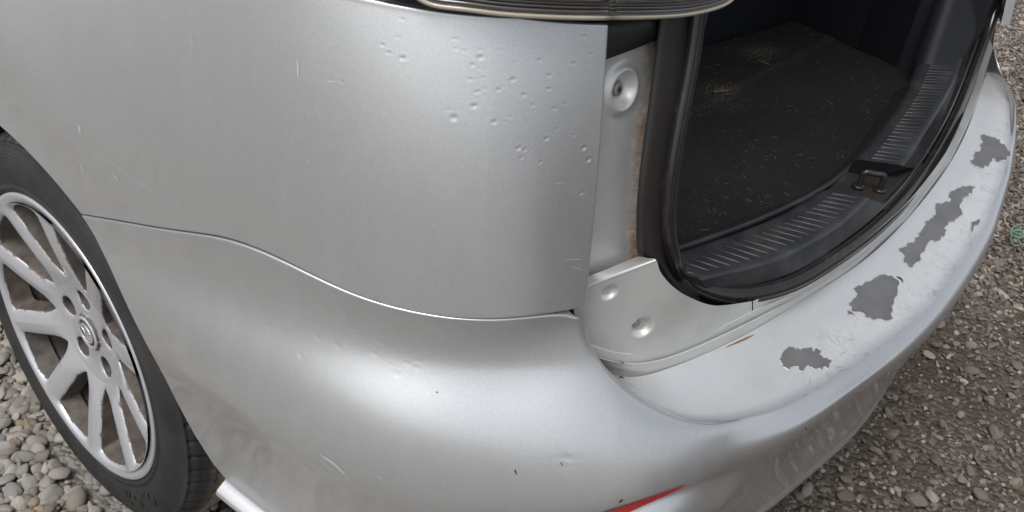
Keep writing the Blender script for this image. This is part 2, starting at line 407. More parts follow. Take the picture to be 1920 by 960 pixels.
# plan line of the body side where it rounds the rear corner (metres, car axis = y, rear at small y)
plan0 = np.array([(-.870, 1.6), (-.8725, 1.3), (-.8725, 1.1), (-.872, 0.9), (-.868, .7), (-.862, .5), (-.852, .38), (-.835, .28), (-.80, .19), (-.745, .13), (-.678, .099), (-.60, .078)])
PL = gsm(resample(plan0, 1800), 14)
PLs = np.r_[0, np.cumsum(np.linalg.norm(np.diff(PL, axis=0), axis=1))]
def pl_at(s): return np.stack([np.interp(s, PLs, PL[:, 0]), np.interp(s, PLs, PL[:, 1])], -1)
def s_of(P):
    return np.array([PLs[np.argmin(((PL-np.asarray(p)[:2])**2).sum(1))] for p in np.atleast_2d(P)])
s_P1 = s_of([-.678, .099])[0]

# seam between quarter panel and bumper, read as arc length -> height
seam_px = [(152, 400), (225, 412), (300, 425), (365, 434), (430, 445), (470, 459), (520, 480), (600, 520), (680, 555), (750, 575), (820, 589), (860, 594), (900, 596), (1000, 590), (1097, 574)]
SEAM = cyl(seam_px, PL); SEAM_s = s_of(SEAM)
SEAM_s[-1] = s_P1
def seam_z(s): return np.interp(s, _ss, _sz)
_ss = np.linspace(SEAM_s[0], s_P1, 300); _sz = gsm(pchip(SEAM_s, SEAM[:, 2], _ss), 6)

ZTOP = 0.998
def lean(s, z):
    """how far the body above the seam has moved inward and forward"""
    k = np.clip((s-(s_P1-.30))/.30, 0, 1)[..., None]; k = k*k*(3-2*k)
    D = np.array([.020, .030])*(1-k)+np.array([.025, .049])*k
    q = np.clip((z-.745)/.245, -.02, None)[..., None]
    return D*(0.75*q+0.25*np.sign(q)*q*q)
def body(s, z):
    p = pl_at(s)+lean(s, z)
    return np.concatenate([p, z[..., None]], -1)

# --- quarter panel: a sheet between wheel arch, seam, rear edge and lamp edge
NU, NV = 560, 260
arch_c = np.array([.86, .316]); arch_r = .3755
u = np.linspace(0, 1, NU); v = np.linspace(0, 1, NV)
bs = SEAM_s[0]+(s_P1-SEAM_s[0])*u; bz = seam_z(bs)+.0006                     # bottom: the seam
ang = np.linspace(math.atan2(.64-.316, -(.67-.86)), math.pi*0.49, NV)  # left: the arch
ly = arch_c[0]-arch_r*np.cos(ang); lz = arch_c[1]+arch_r*np.sin(ang)
k = np.linspace(0, 1, NV); lz = lz
ls = np.interp(-ly, -PL[:, 1], PLs); ls[0] = bs[0]; lz = lz+(bz[0]-lz[0])*(1-k)
s_tl = np.interp(-1.34, -PL[:, 1], PLs)
# the panel goes on up to the window line in front of the lamp
ts = s_tl+(s_P1+.004-s_tl)*u; tz = np.full(NU, ZTOP)
rs = s_P1+.004*v; rz = .745+(ZTOP-.009-.745)*v; rz = rz+(bz[-1]-rz[0])*(1-v)
s_k = s_of(cyl([(1000, 48)], PL+np.array([.02, .03]))[0])[0]
tz = tz-.009*np.clip((ts-s_k)/(s_P1+.004-s_k), 0, 1)
# left edge continues from the arch to the top left corner
na = int(NV*.62)
ll = np.concatenate([np.stack([np.interp(np.linspace(0, 1, na), k, ls), np.interp(np.linspace(0, 1, na), k, lz)], 1)], 0)
end = np.array([s_tl, ZTOP]); st = ll[-1]
ext = np.stack([st+(end-st)*t for t in np.linspace(0, 1, NV-na+1)[1:]])
ll = np.vstack([ll, ext]); ll = gsm(ll, 4); ls, lz = ll[:, 0], ll[:, 1]
U, Vv = np.meshgrid(u, v, indexing='ij')
def tfi(b, t, l, r):
    return ((1-Vv)*b[:, None]+Vv*t[:, None]+(1-U)*l[None]+U*r[None]
            - ((1-U)*(1-Vv)*b[0]+U*(1-Vv)*b[-1]+(1-U)*Vv*t[0]+U*Vv*t[-1]))
Sg = tfi(bs, ts, ls, rs); Zg = tfi(bz, tz, lz, rz)
Q = body(Sg, Zg)
_w = np.clip((Q[..., 1]-.30)/.55, 0, 1); _w = _w*_w*(3-2*_w)
Q[..., 0] += .085*_w*np.clip((Q[..., 2]-.72)/.28, 0, 1.4)**2
Nq = grid_normals(Q)
if Nq[..., 0].mean() > 0: Nq = -Nq
# soft flare round the arch
rad = np.hypot(Q[..., 1]-arch_c[0], Q[..., 2]-arch_c[1])-arch_r
fl = 0.007*np.exp(-np.clip(rad, 0, None)/.035) + 0.004*np.exp(-((rad-.10)/.05)**2)
crown = 0.006*np.sin(np.pi*np.clip((Q[..., 2]-.745)/.25, 0, 1))
seamd = np.clip((Q[..., 2]-Zg[:, :1])/.06, 0, 1)
Q = Q+Nq*(seamd*fl*np.clip((Q[..., 1]-.45)/.2, 0, 1)+crown*(1-np.clip((Sg-s_P1+.1)/.1, 0, 1)))[..., None]

dents_q = [(754,38,5),(850,73,7),(854,93,6),(870,95,6),(898,93,5),(902,108,8),(935,95,6),(969,88,7),(961,118,6),(884,123,6),(896,129,6),(913,131,5),(881,149,7),(906,146,5),(960,150,8),(935,167,7),(943,161,5),(908,165,5),(981,177,8),(894,174,7),(890,198,8),(1000,198,7),(1040,204,5),(1060,194,5),(849,221,9),(927,228,6),(946,229,6),(957,220,5),(1024,261,6),(1046,241,5),(1076,253,6),(1094,277,8),(905,301,6),(979,295,7),(971,279,8),(985,280,7),(1012,305,6),(1103,299,7),(1028,143,8),(1012,113,8),(1074,119,6),(1095,69,6),(1107,103,5),(757,109,8),(730,100,6),(1030,166,6),(694,319,4),(1090,362,6),(1107,364,5),(870,309,5),(840,204,5),(716,85,5),(745,70,5),(385,75,7),(360,74,5),(640,152,6),(620,150,6),(373,214,5),(397,344,4),(816,158,3),(665,282,4),(1015,240,3),(1043,390,4),(940,310,4)]
dents_b = [(625,586,5),(667,602,6),(680,598,5),(696,602,6),(717,625,6),(712,639,4),(735,652,7),(754,642,7),(773,645,6),(790,647,6),(704,662,5),(766,684,7),(779,688,6),(783,678,5),(744,700,8),(595,635,6),(630,649,7),(565,664,7),(527,620,4),(507,612,4),(820,702,4),(380,483,4),(390,484,4),(400,484,4),(379,505,4),(433,502,6),(340,442,4),(900,630,3),(1105,645,3)]+[(1060+float(a_), 865+float(b_), 3) for a_, b_ in np.random.default_rng(3).normal(0, 14, (22, 2))]
def dent(G, N, lst, depth=1.0):
    px = to_px(G)
    for (x, y, r) in lst:
        d2 = ((px-np.array([x, y]))**2).sum(-1)
        i = np.unravel_index(d2.argmin(), d2.shape)
        if d2[i] > 40: continue
        c = G[i].copy(); dist = np.linalg.norm(c-CAM); R = r*dist/FPX*rng.uniform(.42, .68); asp = rng.uniform(.6, 1.0)
        a, b = max(0, i[0]-25), i[0]+26; e, f = max(0, i[1]-25), i[1]+26
        sub = G[a:b, e:f]; rr = np.linalg.norm((sub-c)*np.array([1/asp, 1/asp, 1]), axis=-1)/R
        sub -= N[a:b, e:f]*(depth*R*rng.uniform(.2, .42)*(1.0*np.exp(-rr**2*1.2)-0.22*np.exp(-((rr-1.5)/.45)**2)))[..., None]
dent(Q, Nq, dents_q)
def panel_with_hems(G, N, sides, r=.003, deep=.014):
    """append hem rows on chosen sides of a grid; returns one bigger grid"""
    for sd_ in sides:
        if sd_ == 'v1': E, En, O = G[:, -1], N[:, -1], G[:, -1]-G[:, -2]
        elif sd_ == 'v0': E, En, O = G[:, 0], N[:, 0], G[:, 0]-G[:, 1]
        elif sd_ == 'u1': E, En, O = G[-1], N[-1], G[-1]-G[-2]
        else: E, En, O = G[0], N[0], G[0]-G[1]
        O = O-(O*En).sum(1)[:, None]*En; O /= np.maximum(np.linalg.norm(O, axis=1), 1e-9)[:, None]
        rows = hem(E, En, O, r, deep)
        for q in rows:
            if sd_ == 'v1': G = np.concatenate([G, q[:, None]], 1); N = np.concatenate([N, En[:, None]], 1)
            elif sd_ == 'v0': G = np.concatenate([q[:, None], G], 1); N = np.concatenate([En[:, None], N], 1)
            elif sd_ == 'u1': G = np.concatenate([G, q[None]], 0); N = np.concatenate([N, En[None]], 0)
            else: G = np.concatenate([q[None], G], 0); N = np.concatenate([En[None], N], 0)
    return G, N
Gq, _ = panel_with_hems(Q, Nq, ['v0', 'v1', 'u1', 'u0'], r=.0022)
quarter = part('quarter_panel', Gq.reshape(-1, 3), grid_faces(*Gq.shape[:2]), PAINT, car)
Qc = Q[::6, ::6]*np.array([-1, 1, 1])-np.array([.046, 0, -.02]); Nc = Nq[::6, ::6]*np.array([-1, 1, 1])
Gc, _ = panel_with_hems(Qc, Nc, ['v0', 'v1', 'u1', 'u0'], r=.0022)
part('quarter_panel', Gc.reshape(-1, 3), grid_faces(*Gc.shape[:2], flip=True), PAINT, car, label='rear quarter panel on the far side of the boot')

# --- rear bumper: outer skin (rows top -> bottom) and the loading shelf
bplan0 = np.vstack([plan0[3:9], [(-.752, .122), (-.695, .056), (-.628, 0.004), (-.545, -.022), (-.497, -.045), (-.428, -.061), (-.354, -.073), (-.225, -.087), (-.143, -.091), (.0, -.086), (.146, -.071), (.361, -.030), (.50, .000), (.60, .040), (.655, .085), (.72, .15), (.80, .22), (.84, .33), (.86, .5)]])
BP = gsm(resample(bplan0, 2000), 16)
BPs = np.r_[0, np.cumsum(np.linalg.norm(np.diff(BP, axis=0), axis=1))]
BT = np.gradient(BP, axis=0); BT /= np.linalg.norm(BT, axis=1)[:, None]; BN = np.stack([BT[:, 1], -BT[:, 0]], 1)
if BN[0, 0] > 0: BN = -BN
def boff(d): return BP+BN*d
def bs_of(P): return np.array([BPs[np.argmin(((BP-np.asarray(p)[:2])**2).sum(1))] for p in np.atleast_2d(P)])
def row_from_px(px, d):
    P = cyl(px, boff(d)); ok = ~np.isnan(P[:, 0]); P = P[ok]
    return bs_of(P), P[:, 2]
rim_px = [(1097,574,.745),(1098,610,.725),(1105,650,.695),(1130,685,.668),(1160,712,.648),(1215,752,.625),(1270,782,.610),(1310,792,.604),(1370,791,.6),(1450,775,.6),(1530,735,.6),(1600,690,.6),(1700,615,.6),(1750,570,.6),(1850,420,.6),(1885,320,.605),(1896,250,.615),(1893,190,.635),(1877,130,.67),(1858,90,.70),(1868,50,.745)]
RIM = at_z([p[:2] for p in rim_px], [p[2] for p in rim_px])
NBU = 760
bu = np.linspace(0, 1, NBU)
# top row: seam until the rear edge of the quarter panel, then the rim
seam3 = np.concatenate([pl_at(_ss), _sz[:, None]], 1)
b_start = bs_of(seam3[:1])[0]-.06
sA = bs_of(seam3); kA = sA < bs_of([-.745, .13])[0]
station = list(sA[kA][::6]); ptsA = [p for p in seam3[kA][::6]]
sP1 = bs_of([(-.715, .08)])[0]
lastS = station[-1]
mid = seam3[~kA][::8]
for i, p in enumerate(mid):
    station.append(lastS+(sP1-lastS)*(i+1)/(len(mid))); ptsA.append(p)
tgt = bs_of([(-.565, -.012)])[0]
for i, p in enumerate(RIM[1:8]):
    station.append(sP1+(tgt-sP1)*(i+1)/7); ptsA.append(p)
for p in RIM[8:]:
    s_ = bs_of([p])[0]; s_ = max(s_, station[-1]+.012)
    station.append(s_); ptsA.append(p)
# far corner: up and round, out of sight
for p, ds in (((.74, .15, .745), .05), ((.80, .21, .745), .09), ((.845, .33, .745), .13)):
    station.append(station[-1]+ds); ptsA.append(np.array(p))
station = np.array(station); ptsA = np.array(ptsA)
b_end = min(station[-1], BPs[-1]-.01)
tb = b_start+(b_end-b_start)*bu
rowA = np.stack([np.interp(tb, station, ptsA[:, i]) for i in range(3)], 1)
rowA = gsm(rowA, 2.0)
def table(s_list, z_list, smooth=10):
    s_list = np.asarray(s_list); o = np.argsort(s_list); s_list = s_list[o]; z_list = np.asarray(z_list)[o]
    keep = np.r_[True, np.diff(s_list) > .004]
    return gsm(np.interp(tb, s_list[keep], z_list[keep]), smooth)
def S2(x, y): return bs_of([(x, y)])[0]
stn = [S2(-.866, .65), S2(-.864, .53), S2(-.835, .28), S2(-.79, .18), S2(-.72, .09), S2(-.66, .03), S2(-.60, -.005), S2(-.545, -.022), S2(-.354, -.073), S2(-.143, -.09), S2(.146, -.071), S2(.5, 0), S2(.655, .085), S2(.8, .22)]
s_arch, s_mid, s_cor = stn[0], stn[2], stn[4]
def dfun(vals): return gsm(np.interp(BPs, stn, vals), 22)          # offset along the whole plan line
def on_t(dv): return np.interp(tb, BPs, dv)
def row_px(px, dv):
    P = cyl(px, BP+BN*dv[:, None]); ok = ~np.isnan(P[:, 0]); P = P[ok]
    return bs_of(P), P[:, 2]
def zrow(px, dv, z_front, tail):
    s_, z_ = row_px(px, dv)
    return table(np.r_[s_arch-.05, s_, [q[0] for q in tail]], np.r_[z_front, z_, [q[1] for q in tail]])
dv_up = dfun([.000, .000, .000, -.006, -.030, -.022, -.003, .0035, .0045, .0045, .0045, .0045, .0045, .002])
dv_mx = dfun([.003, .007, .021, .020, .006, .003, .007, .0095, .0105, .0105, .0105, .0105, .0105, .0105])
dv_lo = dfun([.004, .012, .036, .041, .035, .028, .021, .0165, .0155, .0155, .0155, .0155, .0155, .0155])
dv_bo = dfun([-.003, .000, .008, .010, .004, -.005, -.014, -.024, -.030, -.030, -.030, -.030, -.030, -.030])
tailp = lambda *z: list(zip([stn[9], stn[10], stn[11], stn[12], stn[13]], z))
up_z = zrow([(330,530),(450,572),(600,612),(750,655),(900,676),(1000,680),(1085,674),(1150,735),(1220,790)], dv_up, .600, list(zip([stn[7], stn[8]], [.5965, .599]))+tailp(.599, .599, .613, .668, .70))
mx_z = zrow([(370,610),(500,680),(600,725),(750,765),(900,795),(1000,800),(1120,806),(1220,838)], dv_mx, .565, list(zip([stn[7], stn[8]], [.587, .596]))+tailp(.596, .596, .608, .645, .66))
lo_z = zrow([(420,745),(480,785),(600,848),(700,892),(800,924),(900,944),(1000,953),(1130,946),(1290,903),(1400,848),(1500,796),(1600,722)], dv_lo, .49, tailp(.588, .588, .597, .61, .61))
s_b, z_b = row_px([(1420,958),(1550,850),(1640,760),(1700,690)], dv_bo)
bo_z = table(np.r_[s_arch, s_mid, s_cor, s_b, stn[10], stn[13]], np.r_[.398, .392, .380, z_b, z_b[-1], z_b[-1]], 14)
up_d, mx_d, lo_d, bo_d = map(on_t, (dv_up, dv_mx, dv_lo, dv_bo))
bpx = np.stack([np.interp(tb, BPs, BP[:, i]) for i in (0, 1)], 1); bnx = np.stack([np.interp(tb, BPs, BN[:, i]) for i in (0, 1)], 1)
dA = gsm(((rowA[:, :2]-bpx)*bnx).sum(1), 6)*np.clip((tb-stn[7]+.02)/.06, 0, 1)*np.clip((stn[12]-tb)/.1, 0, 1)
up_d = up_d+dA; mx_d = mx_d+dA*.85; lo_d = lo_d+dA*.4
def row3(d, z):
    p = np.stack([np.interp(tb, BPs, BP[:, i])+np.interp(tb, BPs, BN[:, i])*d for i in range(2)], 1)
    return np.concatenate([p, z[:, None]], 1)
rows = [rowA, row3(up_d, up_z), row3(mx_d, mx_z), row3(lo_d, lo_z), row3(lo_d*.93+bo_d*.07-.001, lo_z*.84+bo_z*.16), row3(bo_d*.55+lo_d*.45, lo_z*.5+bo_z*.5), row3(bo_d, bo_z)]
R_ = np.array(rows)
NBV = 150
vk = np.array([0, .13, .31, .52, .60, .78, 1.0])
cl = np.linalg.norm(np.diff(R_, axis=0), axis=2)**.75                   # centripetal spacing of the rows, column by column
cl = gsm(np.concatenate([np.zeros((1, NBU)), np.cumsum(cl, 0)], 0).T, 6)
O = np.stack([nspline(cl[i]/cl[i, -1], R_[:, i, :], np.linspace(0, 1, NBV)) for i in range(NBU)], 0)
for i in range(NBU): O[i] = gsm(O[i], 3.0)
for i in range(3): O[..., i] = gsm(O[..., i], 3.0)
O[:, 0] = rowA
# front edge follows the wheel arch
azz = np.array([.70, .64, .595, .534, .49, .436, .396, .378, .33]); ayy = np.array([.69, .67, .627, .585, .538, .493, .449, .413, .39])
nb = 170
archp = np.array([(120, 345), (152, 399), (178, 443), (204, 496), (229, 552), (254, 605), (280, 655), (308, 706), (335, 760), (365, 815), (400, 870), (440, 918), (470, 955), (500, 990)], float)
for j in range(NBV):
    pts = O[:nb, j].copy(); pj = to_px(pts)
    f_ = pj[:, 0]-np.interp(pj[:, 1], archp[:, 1], archp[:, 0])
    i_ = int(np.argmax(f_ > 0)) if (f_ > 0).any() else 0
    i_ = min(i_, nb-30)
    t0_ = i_ if i_ == 0 else i_-f_[i_]/(f_[i_]-f_[i_-1]+1e-9)
    q_ = np.linspace(t0_, nb-1, nb)
    O[:nb, j] = np.stack([np.interp(q_, np.arange(nb), pts[:, i]) for i in range(3)], 1)
for i in range(3): O[:nb+60, :, i] = gsm(O[:nb+60, :, i], 5)
No = grid_normals(O)
if No[:NBU//3, :, 0].mean() > 0: No = -No
pO = to_px(O)
ln = np.array([1400, 862.]); dl_ = np.array([1100, 972.])-ln; dl_ /= np.linalg.norm(dl_)
below = (pO[..., 0]-ln[0])*(-dl_[1])*-1+(pO[..., 1]-ln[1])*-dl_[0]
below = ((pO[..., 0]-ln[0])*dl_[1]-(pO[..., 1]-ln[1])*dl_[0])
wx = np.clip((1410-pO[..., 0])/90, 0, 1)*np.clip((pO[..., 0]-900)/200, 0, 1); wx = wx*wx*(3-2*wx)
bd = np.clip((below-10)/24, 0, 1); bd = bd*bd*(3-2*bd)*np.exp(-np.clip(below-62, 0, None)/120)
O = O+No*(.020*wx*bd)[..., None]
No = grid_normals(O)
if No[:NBU//3, :, 0].mean() > 0: No = -No
dent(O, No, dents_b)
# lower lip: turns out into a small flange along the bottom edge
lip = O[:, -1]
Nl = No[:, -1]*np.array([1, 1, 0]); Nl /= np.linalg.norm(Nl, axis=1)[:, None]
dz = np.array([0, 0, 1.0])
sidew = np.clip((lip[:, 1]-.20)/.15, 0, 1)[:, None]
ex = []
for a, o_, h in ((0, .001, -.003), (1, .003+.003*sidew, -.006), (2, .006+.006*sidew, -.010), (3, .007+.008*sidew, -.015), (4, .004+.006*sidew, -.022), (5, -.01, -.026), (6, -.05, -.02)):
    oo = o_*np.ones_like(sidew); ex.append(lip+Nl*np.where(oo > 0, oo*(.12+.88*sidew), oo)+dz*h)
wS = np.clip((sP1+.012-tb)/.015, 0, 1)[:, None]
Nh = No[:, 0]*np.array([1, 1, 0]); Nh /= np.linalg.norm(Nh, axis=1)[:, None]
gapv = .0038*wS
hem_rows = []
for a_, in_, up_ in ((4, .016, .0004), (3, .0060, .0014), (2, .0028, .0014), (1, .0010, .0007)):
    hem_rows.append(O[:, 0]-Nh*(in_*wS+.0015*(1-wS))+dz*(up_*wS-.003*(1-wS))-dz*gapv)
drop = np.exp(-np.linspace(0, 1, NBV)/.05)[None, :, None]*gapv[:, None]*dz
Os = O-drop
nh = len(hem_rows)
Ob = np.concatenate([h_[:, None] for h_ in hem_rows]+[Os]+[e[:, None] for e in ex], 1)
# hem under the seam (only where the quarter panel sits on it): the first rows roll inward
# loading shelf between rim and gutter
gut_px = [(1135, 697), (1170, 706), (1250, 692), (1330, 660), (1400, 626), (1500, 566), (1600, 503), (1700, 412), (1780, 308), (1830, 200), (1858, 110)]
GUT = at_z(gut_px, [.632, .624, .62, .62, .62, .62, .62, .62, .62, .625, .66])
i0 = int(np.argmin(np.linalg.norm(rowA-RIM[3], axis=1))); i1 = int(np.argmin(np.linalg.norm(rowA-RIM[19], axis=1)))
rimc = Os[i0:i1+1, 0]; ns = len(rimc)
gc = resample(GUT, ns)
# pair by position along the shelf
lr = np.linspace(0, 1, ns)
NSV = 46; sv_ = np.linspace(0, 1, NSV)
dip = np.sin(np.pi*sv_)
SH = gc[:, None]*(1-sv_)[None, :, None]+rimc[:, None]*sv_[None, :, None]
ctr = np.clip(np.minimum(lr, 1-lr)/.12, 0, 1)[:, None]
SH[..., 2] += -ctr*.019*(sv_*(1-sv_))[None] + ctr*.0015*np.sin(np.pi*sv_)[None] - .004*(1-ctr)*dip[None]
SH[:, -1] = rimc
# one mesh: shelf columns are placed before the outer skin's rows
vo = Ob.reshape(-1, 3); fo = grid_faces(*Ob.shape[:2])
ci_, cj_ = fo[:, 0]//Ob.shape[1], fo[:, 0] % Ob.shape[1]
fo = fo[~((cj_ < nh) & (tb[ci_] > sP1+.006))]                      # no fold along the open rim
vs = SH[:, :-1].reshape(-1, 3); fs = grid_faces(ns, NSV-1)+len(vo)
nvO = Ob.shape[1]
a = np.arange(ns-1)
br = np.stack([len(vo)+a*(NSV-1)+NSV-2, len(vo)+(a+1)*(NSV-1)+NSV-2, (i0+a+1)*nvO+nh, (i0+a)*nvO+nh], 1)
Vb = np.vstack([vo, vs]); Fb = np.vstack([fo, fs, br])
bumper = part('rear_bumper', Vb, Fb, BUMPER, car)
crk = np.zeros((ns, NSV-1)); wv = np.clip((sv_[:-1]-.30)/.3, 0, 1)[None]*np.clip((lr[:, None]-.13)/.1, 0, 1)*np.clip((.99-lr[:, None])/.1, 0, 1)
attr(bumper, 'shelf', np.r_[np.zeros(len(vo)), np.clip(np.repeat(np.clip((.98-sv_[:-1])/.15, 0, 1)[None], ns, 0)*np.clip((lr[:, None]+.05)/.1, 0, 1), 0, 1).ravel()])
attr(bumper, 'crack', np.r_[np.zeros(len(vo)), wv.ravel()])
bvh_b = BVHTree.FromPolygons([Vector(p) for p in Vb], [tuple(map(int, f)) for f in Fb])
bvh_q = BVHTree.FromPolygons([Vector(p) for p in Q.reshape(-1, 3)], [tuple(map(int, f)) for f in grid_faces(NU, NV)])
def on(px, bvh, lift=.0003):
    """points on a surface, a hair above it, with normals towards the outside"""
    P, N, ok = [], [], []
    for d in rays(px):
        h, n, _, _ = bvh.ray_cast(Vector(CAM), Vector(d).normalized())
        if h is None: P.append((0, 0, 0)); N.append((0, 0, 1)); ok.append(False); continue
        if n.dot(Vector(d)) > 0: n = -n
        P.append(h+n*lift); N.append(n); ok.append(True)
    return np.array(P), np.array(N), np.array(ok)
# seam lip: the bumper's own bright folded edge just under the panel gap
def ribbon_on(px, bvh, wpx, lift=.0003, n=None):
    P = resample(px, n or max(6, int(len(px)*8)), len(px) > 2)
    T = np.gradient(P, axis=0); T /= np.maximum(np.linalg.norm(T, axis=1), 1e-9)[:, None]; Nn = np.stack([-T[:, 1], T[:, 0]], 1)
    tt = np.linspace(0, 1, len(P)); wd = wpx*np.sin(np.pi*np.clip(tt*.96+.02, 0, 1))**.5*(.6+.4*rng.random(len(P)))
    L, n1, k1 = on(P+Nn*wd[:, None]/2, bvh, lift); R2, n2, k2 = on(P-Nn*wd[:, None]/2, bvh, lift)
    ok = k1 & k2
    G = np.stack([L, R2], 1)[ok]
    return G.reshape(-1, 3), [tuple(f) for f in grid_faces(len(G), 2)]

# reflector set in the lower corner of the bumper
def patch_on(poly, bvh, lift, step=7):
    """triangulated patch that follows a surface inside a traced outline"""
    poly = np.asarray(poly, float)
    d = []
    for a_, b_ in zip(poly, np.roll(poly, -1, 0)):
        m = max(1, int(np.linalg.norm(b_-a_)/step)); d += [a_+(b_-a_)*t/m for t in range(m)]
    d = np.array(d)
    gx, gy = np.meshgrid(np.arange(poly[:, 0].min()+step/2, poly[:, 0].max(), step), np.arange(poly[:, 1].min()+step/2, poly[:, 1].max(), step))
    g = np.stack([gx.ravel(), gy.ravel()], 1)
    ins = np.zeros(len(g), bool)
    for a_, b_ in zip(poly, np.roll(poly, -1, 0)):
        c = ((a_[1] > g[:, 1]) != (b_[1] > g[:, 1])) & (g[:, 0] < (b_[0]-a_[0])*(g[:, 1]-a_[1])/((b_[1]-a_[1]) or 1e-9)+a_[0])
        ins ^= c
    g = g[ins]
    if len(g): g = g[np.min(np.linalg.norm(g[:, None]-d[None], axis=2), 1) > step*.5]
    allp = np.vstack([d, g]) if len(g) else d
    n = len(d)
    vv, _, ff, *_ = delaunay_2d_cdt([Vector(p) for p in allp], [(i, (i+1) % n) for i in range(n)], [list(range(n))], 1, 1e-4)
    P, N, ok = on([(p.x, p.y) for p in vv], bvh, lift)
    F = [tuple(f) for f in ff if all(ok[i] for i in f)]
    out = []
    for f in F:
        nn = np.cross(P[f[1]]-P[f[0]], P[f[2]]-P[f[0]])
        out.append(f if nn@N[f[0]] > 0 else f[::-1])
    return P, out, d
V_, F_, _ = patch_on([(1030, 1000), (1100, 972), (1140, 957), (1200, 938), (1250, 920.5), (1289, 906.5), (1268, 918), (1240, 931), (1205, 947), (1172, 963), (1120, 988), (1040, 1024)], bvh_b, .0012)
part('reflector', V_, F_, RED, car)

# bare plastic where the paint has flaked off, each with a raised edge of lifted paint
def o_(pts, sc, ox, oy): return [(x/sc+ox, y/sc+oy) for x, y in pts]
def jag(poly, amp):
    out = []
    for a_, b_ in zip(poly, poly[1:]+poly[:1]):
        a_ = np.array(a_); b_ = np.array(b_); out.append(tuple(a_)); L = np.linalg.norm(b_-a_)
        if L > 6:
            nrm = np.array([-(b_-a_)[1], (b_-a_)[0]])/L
            for t in ((.2, .4, .6, .8) if L > 18 else (.3, .65) if L > 10 else (.5,)):
                out.append(tuple(a_+(b_-a_)*(t+rng.uniform(-.1, .1))+nrm*rng.uniform(-amp, amp)))
    return out
PA = o_([(870,262),(880,245),(905,215),(935,212),(960,222),(985,215),(1005,210),(1020,228),(1035,215),(1048,222),(1040,240),(1062,258),(1092,265),(1085,290),(1078,300),(1060,292),(1055,310),(1040,298),(1020,302),(1000,292),(985,290),(965,312),(950,290),(935,290),(915,305),(895,295),(885,292),(880,275)], 2.286, 1080, 560)
PB = o_([(1070,688),(1130,655),(1170,640),(1200,620),(1240,607),(1275,615),(1310,640),(1315,655),(1305,690),(1285,760),(1270,810),(1280,840),(1245,852),(1190,845),(1135,832),(1125,812),(1085,805),(1065,805),(1062,780),(1050,760),(1085,730),(1095,710)], 2.8235, 1220, 300)
PC = o_([(1312,480),(1340,460),(1380,440),(1420,405),(1410,390),(1440,365),(1450,330),(1480,310),(1510,290),(1505,245),(1525,230),(1580,225),(1590,215),(1575,200),(1595,165),(1640,150),(1680,140),(1720,145),(1700,170),(1680,190),(1650,215),(1632,250),(1645,275),(1630,300),(1610,315),(1580,330),(1560,350),(1555,385),(1520,430),(1490,425),(1475,430),(1450,470),(1440,490),(1410,540),(1385,570),(1360,560),(1340,545),(1345,510),(1330,495)], 2.8235, 1220, 300)
PD = o_([(1690,720),(1740,725),(1790,740),(1805,765),(1830,790),(1845,815),(1830,840),(1800,850),(1780,860),(1750,840),(1735,870),(1705,890),(1670,880),(1655,870),(1635,850),(1665,835),(1650,825),(1660,805),(1690,795),(1685,775),(1700,760)], 2.8235, 1240, 0)
PE = o_([(1698,332),(1725,325),(1742,316),(1730,345),(1707,355),(1697,385)], 2.8235, 1220, 300)
PF = o_([(1042,800),(1062,806),(1080,824),(1045,820)], 2.8235, 1220, 300)
for nm, poly, amp in (('a', PA, 2.6), ('b', PB, 2.2), ('c', PC, 3.2), ('d', PD, 3.2), ('e', PE, 1.2), ('f', PF, .8)):
    jp = jag(poly, amp)
    V_, F_, edge = patch_on(jp, bvh_b, .0005, 6)
    p_ = part('bare_patch', V_, F_, PRIMER, car, smooth=True, label='dark grey plastic bared where the paint has flaked off')
    P0, N0, ok = on(edge, bvh_b, .0005)
    cen = P0[ok].mean(0)
    jp_ = np.array(edge); cpx = jp_.mean(0)
    Tn = np.roll(jp_, -1, 0)-np.roll(jp_, 1, 0); nrm = np.stack([Tn[:, 1], -Tn[:, 0]], 1); nrm /= np.maximum(np.linalg.norm(nrm, axis=1), 1e-6)[:, None]
    area = 0.5*np.sum(jp_[:, 0]*np.roll(jp_[:, 1], -1)-np.roll(jp_[:, 0], -1)*jp_[:, 1])
    if area < 0: nrm = -nrm
    wd = 1.4+1.2*rng.random(len(jp_))
    P1_, N1_, ok1 = on(jp_+nrm*wd[:, None], bvh_b, .0001)
    hgt = .0002+.0003*rng.random(len(jp_))
    Pt = P0+N0*hgt[:, None]
    if ok.all() and ok1.all():
        G = np.stack([P0-N0*.0004, Pt, P1_], 1)
        part('lifted_paint_edge', G.reshape(-1, 3), grid_faces(len(G), 3, closed_u=True), FLAKE, p_, smooth=False)

